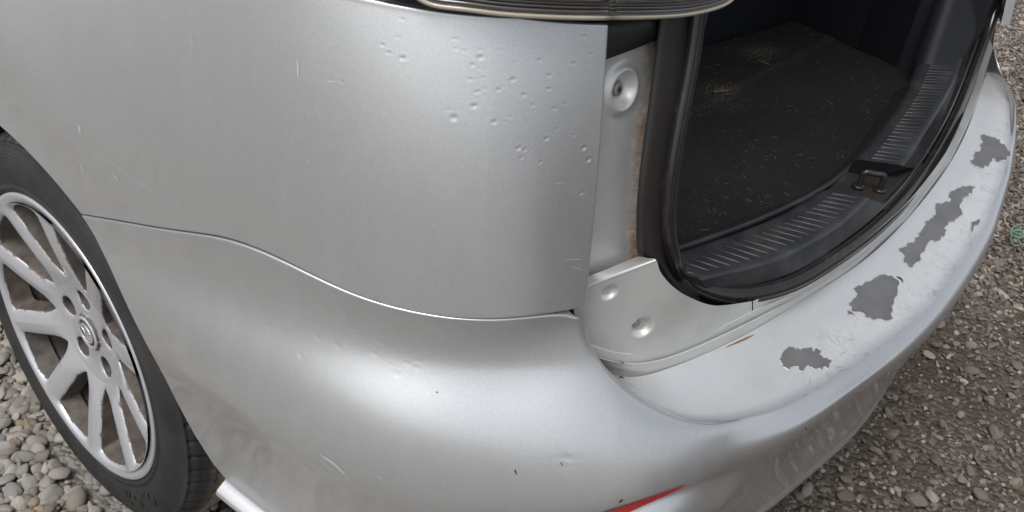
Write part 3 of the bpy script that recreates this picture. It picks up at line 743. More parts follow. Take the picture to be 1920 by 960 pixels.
# scratches and scuffs
scr_q = [([(868,476),(890,473),(915,471)],1.6),([(1058,487),(1095,486)],2),([(1070,500),(1092,505)],1.6),([(905,485),(945,496)],1.2),([(148,232),(151,252)],5),([(150,300),(158,326)],4),([(558,108),(560,150)],5),([(610,149),(625,153),(645,151)],2.5),([(264,310),(268,322)],3),([(214,328),(222,338)],4),([(865,240),(874,228)],2),([(358,60),(362,82)],2),([(575,300),(585,308)],3),([(870,312),(876,300)],2),([(1040,345),(1060,342)],1.5),([(565,205),(572,225)],2),([(1048,128),(1052,150)],1.3)]
scr_b = [([(605,596),(650,615),(690,640),(716,656)],1.5),([(650,606),(690,628),(735,654)],1.4),([(480,560),(540,585),(600,612),(640,634)],1.0),([(690,660),(745,686)],3.0),([(600,852),(625,868),(648,890)],7),([(604,866),(630,884)],3),([(700,888),(728,904)],2),([(790,938),(812,948)],2),([(793,945),(806,952)],1.6),([(953,618),(972,624)],1.6),([(515,560),(560,580)],1.0),([(210,485),(236,497)],1.5),([(190,465),(200,462)],1.6),([(290,465),(305,475)],1.0),([(780,848),(860,855)],1.0),([(665,942),(690,956)],1.2),([(617,944),(622,936)],2.5)]
scr = []
for lst, bv in ((scr_q, bvh_q), (scr_b, bvh_b)):
    for p, w_ in lst:
        V_, F_ = ribbon_on(np.array(p, float), bv, w_, .00025, 14)
        if len(F_): scr.append((V_, F_))
V_, F_ = join(scr); part('paint_scratch', V_, F_, SCRATCH, car, kind='stuff')
drk = []
for p, w_ in [([(965,880),(969,890)],4),([(1160,942),(1168,936)],4),([(1050,866),(1056,874)],2),([(1680,519),(1690,524),(1693,530)],4),([(1160,706),(1170,709)],3),([(1196,704),(1206,706)],4),([(818,734),(821,737)],3),([(1510,800),(1512,806)],2)]:
    V_, F_ = ribbon_on(np.array(p, float), bvh_b, w_, .0005, 8)
    if len(F_): drk.append((V_, F_))
V_, F_ = ribbon_on(np.array([(1360,652),(1385,641),(1414,628)], float), bvh_b, 4, .0006, 10)
if len(F_): part('rust_streak', V_, F_, mat('rust_stain', (.15, .07, .035), .8), car)
if drk:
    V_, F_ = join(drk); part('dark_speck', V_, F_, DARKMARK, car, kind='stuff')

# ------------------------------------------------------------------ metal round the boot opening
LEAN = (np.array([0, 1, -.2]), -.050)
def on_lean(px, fwd=0.0): return at_plane(px, LEAN[0], LEAN[1]+np.asarray(fwd, float)*1.0)
# stepped ledges above the shelf
L1px = [(1104,650),(1135,664),(1165,672),(1220,668),(1260,656),(1300,641),(1345,619),(1380,601),(1411,584),(1500,547),(1600,487),(1660,437),(1700,397),(1780,294),(1828,196),(1862,90)]
L2px = [(1118,677),(1150,690),(1185,692),(1225,685),(1262,672),(1300,656),(1345,636),(1380,619),(1411,604),(1500,557),(1600,495),(1660,445),(1700,405),(1780,301),(1830,199),(1864,96)]
_e = at_z(L1px, .645)[:, :2]; _dir = (_e[2]-_e[5])/np.linalg.norm(_e[2]-_e[5])
WPL = gsm(np.vstack([_e[2]+_dir*.25*t for t in np.linspace(1, .004, 250)]+[resample(at_z(L1px[2:], .645), 800)[:, :2]]), 12)
_c1 = cyl([(1076, 634)]+L1px[:5], WPL); C1 = np.vstack([_c1, at_z(L1px[5:], .645)])
C2 = at_z([(1088, 660)]+L2px, .633); C3 = np.vstack([at_z([(1104, 682)], .630), GUT])
off2 = C2[4, :2]-np.array([np.interp(C2[4, 0], C1[:, 0], C1[:, 0]), np.interp(C2[4, 0], C1[:, 0], C1[:, 1])])
C2[:3] = cyl([(1088, 660)]+L2px[:2], WPL+off2*.9)
def by_x(C): return np.stack([gsm(np.interp(np.linspace(C[0, i*0], C[-1, 0], 240), C[:, 0], C[:, i]), 4) for i in range(3)], 1)
L1, L2, L3 = by_x(C1), by_x(C2), by_x(C3)
def mixc(a_, b_, t): return a_+(b_-a_)*t
led = np.stack([L3+np.array([-.001, -.005, -.014]), L3, mixc(L3, L2, .75)+np.array([0, 0, .003]), mixc(L3, L2, .97)+np.array([0, 0, .0035]), L2+np.array([0, .001, .001]), mixc(L2, L1, .12), mixc(L2, L1, .8)+np.array([0, 0, .003]), mixc(L2, L1, .97)+np.array([0, 0, .003]), L1+np.array([0, .001, .001])], 1)
led_o = part('sill_ledge', led.reshape(-1, 3), grid_faces(240, led.shape[1]), BODY, car)
attr(led_o, 'rust', np.repeat(np.clip(.3*np.exp(-((np.arange(240)-75)/14.)**2), 0, 1)[:, None], led.shape[1], 1)*np.array([1, 1, .3, 0, .2, .2, 0, 0, 0])[None])
def wall_grid(bot, top, nu, nv):
    b = resample(np.array(bot, float), nu, False); t = resample(np.array(top, float), nu, False)
    # keep the station pairing of the traced points
    q = np.linspace(0, len(bot)-1, nu)
    b = np.stack([pchip(range(len(bot)), [p[i] for p in bot], q) for i in (0, 1)], 1)
    t = np.stack([pchip(range(len(top)), [p[i] for p in top], q) for i in (0, 1)], 1)
    vv = np.linspace(0, 1, nv)[None, :, None]
    px = b[:, None]*(1-vv)+t[:, None]*vv
    return cyl(px.reshape(-1, 2), WPL).reshape(nu, nv, 3), px
cb = [(1082,640),(1135,664),(1165,672),(1220,668),(1260,656),(1300,641),(1345,619),(1380,601),(1410,584.5)]
ct = [(1072,543),(1140,520),(1185,503),(1228,487),(1238,509),(1256,532),(1290,556),(1345,573),(1410,565)]
Wg, wpx = wall_grid(cb, ct, 150, 90)
Wn = grid_normals(Wg)
if Wn[75, 45]@(CAM-Wg[75, 45]) < 0: Wn = -Wn
for (cx, cy, rx, dp) in ((1143, 548, 19, .0042), (1205, 614, 25, .0065)):
    # round dishes with a flat floor, seen foreshortened
    i = np.unravel_index(((wpx-np.array([cx, cy]))**2).sum(-1).argmin(), wpx.shape[:2]); c = Wg[i]
    R = rx*np.linalg.norm(c-CAM)/FPX*.95; rr = np.linalg.norm(Wg-c, axis=-1)/R
    Wg = Wg-Wn*(dp/(1+np.exp((rr-.86)/.055)))[..., None]
corner = part('corner_cover', Wg.reshape(-1, 3), grid_faces(150, 90), BODY, car)
attr(corner, 'rust', np.zeros(150*90))
ci = np.unravel_index(((wpx-np.array([1197, 612]))**2).sum(-1).argmin(), wpx.shape[:2]); cpt = Wg[ci]; cn = Wn[ci]
V_, F_ = tube([cpt-cn*.004, cpt+cn*.003, cpt+cn*.0038], [.0045, .0045, .002], 12)
part('screw', V_, F_, SCREW, corner)
ci = np.unravel_index(((wpx-np.array([1140, 551]))**2).sum(-1).argmin(), wpx.shape[:2]); cpt = Wg[ci]; cn = Wn[ci]
# narrow top ledge of the cover
tl = np.array([(1074, 545), (1140, 520.5), (1185, 503.5), (1229, 487)]); bl = np.array([(1074, 529), (1130, 508), (1168, 492), (1198, 480)])
A_ = resample(cyl(tl, WPL), 30); B_ = on_lean(resample(np.array(bl, float), 30, False), .012)
G = np.stack([A_+np.array([0, -.0008, -.001]), A_+np.array([0, 0, .0006]), mixc(A_, B_, .08)+np.array([0, 0, .0008]), mixc(A_, B_, .5), B_], 1)
tp = part('cover_top', G.reshape(-1, 3), grid_faces(30, 5), BODY, corner); attr(tp, 'rust', np.zeros(150))
sb = [(1412,583.5),(1500,547),(1600,487),(1660,437),(1700,397),(1780,294),(1828,196),(1862,90)]
st_ = [(1412,564),(1500,533),(1600,467),(1660,417),(1700,380),(1777,279),(1819,184),(1856,74)]
Sg2, _ = wall_grid(sb, st_, 160, 14)
sp = part('sill_panel', Sg2.reshape(-1, 3), grid_faces(160, 14), BODY, car)
attr(sp, 'rust', np.repeat((.25*np.exp(-np.linspace(0, 1, 14)/.2))[None], 160, 0))

# lamp pocket metal with its round boss
ry = np.array([30, 72, 130, 220, 300, 360, 440, 500, 525]); rx_ = np.array([1242, 1236, 1229, 1216, 1205, 1199, 1197, 1201, 1203])
NPU, NPV = 90, 240
py = np.linspace(30, 525, NPV); pr = np.interp(py, ry, rx_)+1.5*np.sin(py*.11)+rng.normal(0, .5, NPV)
pu = np.linspace(0, 1, NPU)
pp = np.stack([1070+(pr[None]-1070)*pu[:, None], np.repeat(py[None], NPU, 0)], -1)
PK = on_lean(pp.reshape(-1, 2), .022).reshape(NPU, NPV, 3)
pn = np.array([0, -.98, .196])
c = on_lean([(1163, 168)], .022)[0]; R = 47*np.linalg.norm(c-CAM)/FPX
rr = np.linalg.norm((PK-c)*np.array([.80, 1, .92]), axis=-1)/R
PK = PK+pn*(.0055*np.exp(-((rr-.72)/.17)**2)-.0045/(1+np.exp((rr-.52)/.06)))[..., None]
PK = PK+pn*(.010*np.clip((pu-.78)/.22, 0, 1)**2)[:, None, None]
pk = part('lamp_pocket', PK.reshape(-1, 3), grid_faces(NPU, NPV), BODY, car)
rst = np.clip((pu-.80)/.08, 0, 1)[:, None]*np.ones(NPV)[None]*(.65+.35*np.sin(py*.03)[None])
boss = np.linalg.norm((PK-c)*np.array([.9, 0, .92]), axis=-1)/R
rst = np.maximum(rst, np.exp(-((boss-.24)/.08)**2)*.95)
attr(pk, 'rust', rst)
cb0 = c-pn*.0045
V_, F_ = tube([cb0-pn*.004, cb0+pn*.003, cb0+pn*.0035, cb0+pn*.0035, cb0-pn*.001], [.0062, .0062, .0055, .003, .0025], 16)
part('screw', V_, F_, SCREW, pk)
V_, F_ = tube([cb0, cb0+pn*.0042], [.0022, .0022], 10); part('screw_socket', V_, F_, BLACK, pk)
# plain black slab between lamp and pocket
def slab(px_a, px_b, fa, fb, n, thick):
    A = on_lean(resample(np.array(px_a, float), n, False), fa); B = on_lean(resample(np.array(px_b, float), n, False), fb)
    G = np.stack([A+np.array([0, thick, 0]), A, mixc(A, B, .5)+pn*.002, B, B+np.array([0, thick, 0])], 1)
    return G.reshape(-1, 3), grid_faces(n, 5)
V_, F_ = slab([(1070, 20), (1130, 20), (1200, 18), (1275, 12)], [(1070, 132), (1130, 114), (1190, 92), (1242, 70)], .012, .012, 20, .02)
part('lamp_black_slab', V_, F_, mat('slab_black', (.012, .012, .014), .45), car)

# dark grimy flange outside the seal
fo_px = [(1246, 10), (1239, 60), (1231, 120), (1218, 220), (1207, 300), (1200, 370), (1198, 440), (1205, 478), (1229, 494), (1251, 529), (1290, 561), (1345, 579), (1405, 572)]
fi_px = [(1330, 10), (1318, 60), (1302, 120), (1284, 220), (1268, 300), (1256, 370), (1254, 430), (1262, 475), (1278, 510), (1302, 540), (1345, 560), (1405, 560), (1440, 550)]
n = 120
q = np.linspace(0, len(fo_px)-1, n)
fo2 = np.stack([nspline(np.arange(len(fo_px)), [p[i] for p in fo_px], q) for i in (0, 1)], 1)
fi2 = np.stack([nspline(np.arange(len(fi_px)), [p[i] for p in fi_px], q) for i in (0, 1)], 1)
A_ = on_lean(fo2, .004); B_ = on_lean(fi2, .004)
vv = np.array([0, .0, .06, .2, .5, .75, 1.0]); hh = np.array([-.003, 0, .003, .0035, .0015, .004, .001])
G = np.stack([mixc(A_, B_, t)+pn*h for t, h in zip(vv, hh)], 1)
part('door_flange', G.reshape(-1, 3), grid_faces(n, len(vv)), FLANGE, car)

# rubber seal: one path round the opening
sp_px = [(1318, -60, 'l'), (1308, 0, 'l'), (1299, 80, 'l'), (1281, 180, 'l'), (1264, 270, 'l'), (1253, 340, 'l'), (1248, 410, 'l'), (1253, 460, 'l'), (1267, 500, 'l'), (1295, 532, .672), (1342, 552, .666), (1400, 553, .663), (1470, 537, .662), (1540, 500, .662), (1600, 460, .662), (1660, 410, .662), (1710, 356, .662), (1760, 282, .664), (1800, 202, .672), (1833, 116, .70), (1862, 30, .765), (1876, -30, .82)]
SPP = []
for x, y, m in sp_px:
    SPP.append(on_lean([(x, y)], 0.0)[0] if m == 'l' else at_z([(x, y)], m)[0])
# far pillar rises in the leaning plane
SPP = np.array(SPP)
far = SPP[-4:].copy()
sealp = gsm(resample(SPP, 260), 3)
Rd = np.repeat(pn[None], 260, 0)
def circ(ca, cr, ra, rr_=None, n=14):
    t = np.linspace(0, 2*np.pi, n, endpoint=False); return np.stack([ca+ra*np.cos(t), cr+(rr_ or ra)*np.sin(t)], 1)
V_, F_ = sweep(sealp, circ(0, 0, .0092, .0098, 18), Rd)
seal = part('boot_seal', V_, F_, RUBBER, car)
V_, F_ = sweep(sealp, circ(-.006, -.0125, .0035, .004, 10), Rd); part('seal_bead', V_, F_, RUBBER, seal)
V_, F_ = sweep(sealp, circ(-.004, -.0205, .0028, .003, 10), Rd); part('seal_bead', V_, F_, RUBBER, seal)
V_, F_ = sweep(sealp, circ(.006, .0015, .004, .007, 10), Rd); part('seal_lip', V_, F_, RUBBER, seal)
band = np.array([(-.003, -.024), (-.006, -.027), (-.0065, -.041), (-.003, -.046), (.006, -.047), (.006, -.024)])
V_, F_ = sweep(sealp[60:], band, Rd[60:]); part('inner_band', V_, F_, PLASTIC, seal)

# ribbed sill trim in two lengths with the striker recess between
ob = [(1336,550),(1362,543),(1450,524),(1530,488),(1600,438),(1660,384),(1706,328),(1756,252),(1797,176),(1820,120)]
ot = [(1312,524),(1345,516),(1400,503),(1470,480),(1520,455),(1570,425),(1630,369),(1692,311),(1740,240),(1775,180),(1800,125)]
oi = [(1215,492),(1300,466),(1400,432),(1500,388),(1560,345),(1612,298),(1652,250),(1690,200),(1713,160),(1728,120)]
OB = resample(at_z(ob, .668), 200); OT = resample(at_z(ot, .690), 200); OI = resample(at_z(oi, .688), 200)
def trim(i0_, i1_, nrib, caps):
    b, t, i_ = OB[i0_:i1_], OT[i0_:i1_], OI[i0_:i1_]
    up = np.array([0, 0, 1.0]); n_ = len(b)
    G = np.stack([b, mixc(b, t, .6)-up*.001, mixc(b, t, .88)-up*.0002, t, mixc(t, i_, .05)+up*.0009, mixc(t, i_, .2)+up*.001, mixc(t, i_, .92)+up*.0005, i_, i_+np.array([0, .008, -.006]), i_+np.array([0, .012, -.06])], 1)
    F = [tuple(f) for f in grid_faces(n_, G.shape[1])]
    V = G.reshape(-1, 3)
    for c_ in caps:
        V = np.vstack([V, G[c_]]); m = G.shape[1]; o2 = len(V)-m
        F.append(tuple(range(o2, o2+m)))
    tr = part('sill_trim', V, F, PLASTIC, car)
    me = None
    for k_ in range(nrib):
        f_ = (k_+.6)/nrib*(n_-1); a0 = int(f_)
        P = mixc(t[a0], i_[a0], .16)+up*.0009; Q_ = mixc(t[a0], i_[a0], .80)+up*.0006
        path = np.array([mixc(P, Q_, s_)+up*(.0006 if 0 < s_ < 1 else -.0012) for s_ in (0, .06, .5, .94, 1)])
        V2, F2 = tube(path, [.0012, .0018, .0018, .0018, .0012], 6)
        part('rib', V2, F2, PLASTIC, tr)
    return tr
L_ = np.linspace(0, 1, 200)
iL = int(np.argmin(np.linalg.norm(to_px(OT)-np.array([1630, 369]), axis=1))); iR = int(np.argmin(np.linalg.norm(to_px(OT)-np.array([1692, 311]), axis=1)))
trim(0, iL, 22, [0, -1]); trim(iR, 200, 30, [0])
# recess floor and striker
A_ = OB[iL-4:iR+5]; B_ = OI[iL-4:iR+5]+np.array([0, .01, -.022])
A2 = A_.copy(); A2[:, 2] = .6665; B_[:, 2] = .664
G = np.stack([mixc(A2, B_, t) for t in np.linspace(-.1, 1, 8)], 1)
rec = part('striker_recess', G.reshape(-1, 3), grid_faces(len(G), 8), FLANGE, car)
sa, sb_ = at_z([(1609, 350)], .667)[0], at_z([(1649, 357)], .667)[0]
ax = (sb_-sa); hgt = np.array([0, 0, .024])
path = resample(np.array([sa-hgt*.1, sa+hgt*.6, sa+hgt*.88+ax*.01, sa+hgt*.99+ax*.1, sa+hgt+ax*.3, sb_+hgt-ax*.3, sb_+hgt*.99-ax*.1, sb_+hgt*.88-ax*.01, sb_+hgt*.6, sb_-hgt*.1]), 40)
V_, F_ = tube(path, .0042, 12); stk = part('striker', V_, F_, STEEL, car)
for p_ in (sa, sb_):
    V_, F_ = tube([p_+np.array([0, 0, -.001]), p_+np.array([0, 0, .0022]), p_+np.array([0, 0, .003])], [.009, .009, .007], 14); part('striker_foot', V_, F_, STEEL, stk)
# glossy ridge between carpet and trim
rg = at_z([(1238, 478), (1268, 468), (1350, 440), (1440, 405), (1520, 366), (1600, 310), (1650, 256), (1690, 196), (1716, 150)], .662)
V_, F_ = tube(resample(rg, 80), .0045, 10); part('carpet_retainer', V_, F_, PLASTIC, car)
G = np.stack([resample(rg, 80)+np.array([0, -.05, -.004]), resample(rg, 80)+np.array([0, 0, -.006]), resample(rg, 80)+np.array([0, .03, -.034])], 1)
part('boot_edge_trim', G.reshape(-1, 3), grid_faces(80, 3), BLACK, car)

# ------------------------------------------------------------------ boot interior
ZM = .630
rearpx = [(1262, 452), (1330, 428), (1400, 402), (1500, 365), (1570, 322), (1640, 280), (1690, 212), (1723, 140)]
RE = at_z(rearpx, ZM); RE = np.vstack([[-.56, .30, ZM], [-.44, .262, ZM], RE]); RE = resample(RE, 150)
fr = at_z([(1500, 34)], ZM)[0]; fl2 = at_z([(1310, 90)], ZM)[0]; dirf = (fr-fl2)/(fr-fl2)[0]
FE = np.stack([fr+dirf*(x-fr[0]) for x in np.linspace(-.56, fr[0]-.03, 150)])
vv = np.linspace(0, 1, 110)[None, :, None]
MG = RE[:, None]*(1-vv)+FE[:, None]*vv
px = to_px(MG)
def segd(P, a_, b_):
    a_ = np.array(a_, float); b_ = np.array(b_, float); t = np.clip(((P-a_)@(b_-a_))/((b_-a_)@(b_-a_)), 0, 1)
    return np.linalg.norm(P-(a_+t[..., None]*(b_-a_)), axis=-1)
MG[..., 2] += .0035*np.exp(-(segd(px, (1300, 205), (1560, 70))/7)**2)+.002*np.exp(-(segd(px, (1380, 130), (1300, 160))/8)**2)
MG[..., 2] += .002*np.sin(MG[..., 0]*13+MG[..., 1]*7)+.0012*np.sin(MG[..., 1]*31)+rng.normal(0, .0004, MG.shape[:2])
nM = 150
bot = MG.copy(); bot[..., 2] -= .012
V_ = np.vstack([MG.reshape(-1, 3), MG[:, 0]-np.array([0, .004, .012]), MG[-1]-np.array([-.004, 0, .012])])
F_ = [tuple(f) for f in grid_faces(150, 110)]
b0 = 150*110
F_ += [(i*110, (i+1)*110, b0+i+1, b0+i)[::-1] for i in range(149)]
b1 = b0+150; F_ += [(149*110+j, 149*110+j+1, b1+j+1, b1+j)[::-1] for j in range(109)]
matobj = part('boot_mat', V_, F_, CARPET, None, label='black carpet mat with sandy dirt and pale fibres lying in the open boot', cat='boot mat')
sand = .9*np.exp(-((px-np.array([1425, 98]))**2/np.array([38., 12.])**2).sum(-1))+1.0*np.exp(-((px-np.array([1350, 168]))**2/np.array([34., 9.])**2).sum(-1))+.22*np.exp(-(segd(px, (1300, 205), (1560, 70))/7)**2)+.3*np.exp(-((px-np.array([1370, 188]))**2/np.array([50., 20.])**2).sum(-1))
attr(matobj, 'sand', np.r_[sand.ravel(), np.zeros(len(V_)-b0)])
# fibres and crumbs on the mat
fib = []
for k_ in range(300):
    i, j = rng.integers(2, 148), int(108*rng.random()**1.4)+1
    p = MG[i, j]+np.array([0, 0, .001]); L = rng.uniform(.002, .012); a0 = rng.uniform(0, 6.28); cv = rng.uniform(-2, 2)
    pts = []
    q_ = p.copy()
    for s_ in range(5):
        pts.append(q_.copy()); q_ = q_+np.array([math.cos(a0), math.sin(a0), 0])*L/4; a0 += cv*.35
    fib.append(tube(np.array(pts), rng.uniform(.00008, .0002), 3))
V_, F_ = join(fib); link('lint', mesh_data('lint', V_, F_), FIBRE, kind='stuff', label='pale hairs and fibres strewn over the black boot mat', cat='lint')
crumb = []
for (cx, cy, sx, sy, m) in ((1350, 168, 24, 6, 26), (1425, 98, 30, 9, 22), (1440, 200, 130, 90, 60), (1575, 298, 10, 5, 4)):
    for k_ in range(m):
        P = at_z([(cx+rng.normal()*sx, cy+rng.normal()*sy)], ZM+.004)[0]
        if P[1] > .56 or P[0] > .66: continue
        crumb.append(box(P, rng.uniform(.0004, .0013, 3)))
for p_, q_, r_ in (((1420, 112), (1443, 121), .0005), ((1340, 172), (1366, 169), .0007), ((1710, 104), (1714, 110), .0014)):
    crumb.append(tube(at_z([p_, q_], ZM+.0045), r_, 5))
V_, F_ = join(crumb); link('crumbs', mesh_data('crumbs', V_, F_), STRAW, kind='stuff', label='sandy crumbs and bits of straw on the black boot mat', cat='crumbs')

INT = mat('interior_trim', (.0075, .0085, .011), .6, spec=.3)
def wallbox(name, pts, thick, m):
    """upright slab over a plan line: pts (x,y,z0,z1)"""
    P = np.array(pts, float); lo = P[:, :3]; hi = np.c_[P[:, :2], P[:, 3]]
    d = np.array(thick, float)
    G = np.stack([lo, hi, hi+d, lo+d], 1)
    n_ = len(P)
    F = [tuple(f) for f in grid_faces(n_, 4, closed_v=True)]+[(0, 1, 2, 3), tuple(range(4*n_-1, 4*n_-5, -1))]
    return part(name, G.reshape(-1, 3), F, m, car, smooth=False)
r0 = at_z([(1732, 150)], ZM)[0]; r1 = fr+np.array([.02, .02, 0])
wallbox('side_trim', [(r0[0]+.02, r0[1]-.06, .56, 1.5), (r0[0]+.01, r0[1]+.06, .56, 1.5), (mixc(r0, r1, .5)[0]+.015, mixc(r0, r1, .5)[1], .56, 1.5), (r1[0], r1[1], .56, 1.5), (r1[0]+.02, r1[1]+.3, .56, 1.5)], (.05, 0, 0), INT)
fz = FE[0]
wallbox('seat_back', [(-.62, FE[0][1]+.012, .55, 1.25), (FE[-1][0]+.05, FE[-1][1]+.012, .55, 1.25)], (0, .08, 0), INT)
wallbox('side_trim', [(-.60, .19, .56, .96), (-.61, .4, .56, 1.02), (-.62, .75, .56, 1.02)], (-.03, 0, 0), INT)  # near inner wall, out of view, added to keep the boot dark
part('boot_floor', *box((.03, .42, .600), (1.36, .62, .01)), BLACK, car, smooth=False)
part('boot_floor', *box((.0, .13, .585), (1.1, .14, .03)), BLACK, car, smooth=False)
# inner pillar trim on the far side
a_px = [(1790, -40), (1772, 0), (1752, 60), (1737, 105), (1727, 135)]; b_px = [(1866, -40), (1852, 0), (1832, 60), (1815, 110), (1802, 138)]
A_ = on_lean(resample(np.array(a_px, float), 30, False), .10); B_ = on_lean(resample(np.array(b_px, float), 30, False), .045)
G = np.stack([A_+np.array([.04, .03, 0]), A_, mixc(A_, B_, .3)-np.array([.004, 0, 0]), mixc(A_, B_, .9), B_, B_+np.array([.02, .01, 0])], 1)
part('pillar_trim', G.reshape(-1, 3), grid_faces(30, 6), INT, car)
hk = at_plane([(1632, 52), (1640, 46), (1652, 48), (1662, 55)], (1, 0, 0), r1[0]-.03)
V_, F_ = tube(resample(hk, 14), .0035, 8); part('bag_hook', V_, F_, STRAW, car)
# roof slab above the picture, unseen, added to shade the boot
part('shade_roof', *box((0, 1.35, 1.60), (1.5, 2.3, .05)), PAINT, car, smooth=False)

# ------------------------------------------------------------------ tail lamp above the panel
lb_px = [(700, -28), (760, -14), (790, 8), (850, 21), (930, 31), (1000, 36), (1080, 39), (1133, 39)]
lb = []
for p in lb_px:
    lb.append(cyl([p], PL+np.array([.021, .035])+np.array([-.006, -.008]))[0])
lb2 = on_lean([(1150, 38.5), (1200, 38), (1240, 36.5), (1300, 30.5), (1340, 21), (1366, 10), (1381, -4), (1390, -30)], [-.012, -.014, -.016, -.018, -.02, -.021, -.022, -.022])
LB = gsm(resample(np.vstack([np.array(lb), lb2]), 160), 2)
T_ = np.gradient(LB, axis=0); On = np.stack([T_[:, 1], -T_[:, 0], 0*T_[:, 0]], 1); On /= np.linalg.norm(On, axis=1)[:, None]
if On[40]@(CAM-LB[40]) < 0: On = -On
upv = np.cross(On, T_/np.linalg.norm(T_, axis=1)[:, None]); upv *= np.sign(upv[:, 2:3]+1e-9)
upv = .4*upv+.6*np.array([0, 0, 1.]); upv /= np.linalg.norm(upv, axis=1)[:, None]
def lband(prof): return np.stack([LB+On*o_2+upv*h for o_2, h in prof], 1)
lamp = part('tail_lamp', lband([(-.045, .004), (-.012, .002), (-.012, .07), (-.045, .07)]).reshape(-1, 3), grid_faces(160, 4, closed_v=True), LENSDARK, car)
for nm, pr_, m_ in (('lens_rim', [(-.012, .001), (-.004, -.0005), (.000, .0004), (.001, .002), (.0005, .0036), (-.004, .0042)], LENSRIM),
                    ('lens_band', [(-.004, .0042), (-.0005, .0046), (.0002, .0062), (-.0003, .0078), (-.004, .0084)], LENSDARK),
                    ('lens_band', [(-.004, .0084), (-.0010, .0086), (-.0006, .0098), (-.0010, .0108), (-.004, .011)], LENSDARK),
                    ('lens_band', [(-.005, .011), (-.0012, .0114), (-.0012, .0136), (-.005, .014)], LENSDARK),
                    ('lens', [(-.004, .0138), (.0, .0142), (.0015, .02), (.003, .04), (.003, .08), (-.02, .10)], LENS)):
    G = lband(pr_); part(nm, G.reshape(-1, 3), grid_faces(160, len(pr_)), m_, lamp)
# black strip standing in for the dark gap under the lamp
gp = lband([(-.012, .004), (-.014, -.003), (-.04, -.006)]); part('dark_gap_strip', gp.reshape(-1, 3), grid_faces(160, 3), BLACK, lamp)

# ------------------------------------------------------------------ wheel
WC = np.array([-.83, .86, .316])
wheel = link('wheel', None, parent=car)
def wp(r, th, x):
    r, th, x = np.broadcast_arrays(np.asarray(r, float), np.asarray(th, float), np.asarray(x, float))
    return np.stack([x, WC[1]-r*np.cos(th), WC[2]+r*np.sin(th)], -1)
def face_x(r): return np.interp(r, [0, .03, .06, .085, .12, .17, .205, .215], [-.800, -.801, -.802, -.806, -.815, -.825, -.831, -.833])
def sector(cth, rc, half, r0_, r1_, outline, depth, shrink, gr, crown=0.0, bottom=False, N=None):
    """a wedge of the wheel face with an opening; outline in (theta offset, r)"""
    o = np.array(outline); N_ = len(o)
    sc = rc
    P = (o-np.array([0, rc]))*np.array([sc, 1])
    a_ = np.arctan2(P[:, 1], P[:, 0]); d = np.stack([np.cos(a_), np.sin(a_)], 1)
    hx = half*sc; t = np.minimum(hx/np.maximum(abs(d[:, 0]), 1e-9), np.where(d[:, 1] > 0, (r1_-rc)/np.maximum(abs(d[:, 1]), 1e-9), (rc-r0_)/np.maximum(abs(d[:, 1]), 1e-9)))
    Bd = d*t[:, None]
    # snap the four corners so that neighbours meet
    for cx in (-hx, hx):
        for cy in (r0_-rc, r1_-rc):
            i = np.argmin(((Bd-np.array([cx, cy]))**2).sum(1)); Bd[i] = (cx, cy)
    rings, grs = [], []
    def put(p2, dx, g):
        r = rc+p2[:, 1]; th = cth+p2[:, 0]/sc
        rings.append(wp(r, th, face_x(r)+dx)); grs.append(np.full(N_, g))
    cw = lambda p2: crown*np.clip((rc+p2[:, 1]-r0_)/.03, 0, 1)
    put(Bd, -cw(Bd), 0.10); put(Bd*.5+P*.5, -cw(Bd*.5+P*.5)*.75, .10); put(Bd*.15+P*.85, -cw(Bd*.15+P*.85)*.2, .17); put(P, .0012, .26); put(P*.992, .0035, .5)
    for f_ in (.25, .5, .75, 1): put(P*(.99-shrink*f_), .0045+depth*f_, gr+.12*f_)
    V = np.concatenate(rings); F = [tuple(f) for f in grid_faces(len(rings), N_, closed_v=True)]
    if bottom: F.append(tuple(range((len(rings)-1)*N_, len(rings)*N_)))
    return V, F, np.concatenate(grs)
def rounded(poly, it=3):
    P = np.array(poly, float)
    for _ in range(it):
        Nn = np.roll(P, -1, 0); P = np.stack([P*.75+Nn*.25, P*.25+Nn*.75], 1).reshape(-1, 2)
    return P
rv, rf, rg_, off_ = [], [], [], 0
hw = .0205
def hang(r): return math.radians(18)-math.asin(hw/r)
for k_ in range(10):
    cth = math.radians(4+36*k_)
    ra = [.112, .135, .165, .195, .2085]
    right_ = [(hang(r), r) for r in ra]; left_ = [(-hang(r), r) for r in ra[::-1]]
    ol = rounded([(0.0, .093), (.05, .098)]+right_+[(0.0, .211)]+left_+[(-.05, .098)], 2)
    V, F, g = sector(cth, .155, math.radians(18), .083, .2145, ol, .026, .10, .74, .004)
    rv.append(V); rf += [tuple(i+off_ for i in f) for f in F]; rg_.append(g); off_ += len(V)
for k_ in range(5):
    cth = math.radians(20+72*k_)
    ol = [(.0155*math.cos(t)/.057, .0575+.0165*math.sin(t)) for t in np.linspace(0, 2*np.pi, 40, endpoint=False)]
    V, F, g = sector(cth, .057, math.radians(36), .031, .083, ol, .016, .05, .5, .0, bottom=True)
    rv.append(V); rf += [tuple(i+off_ for i in f) for f in F]; rg_.append(g); off_ += len(V)
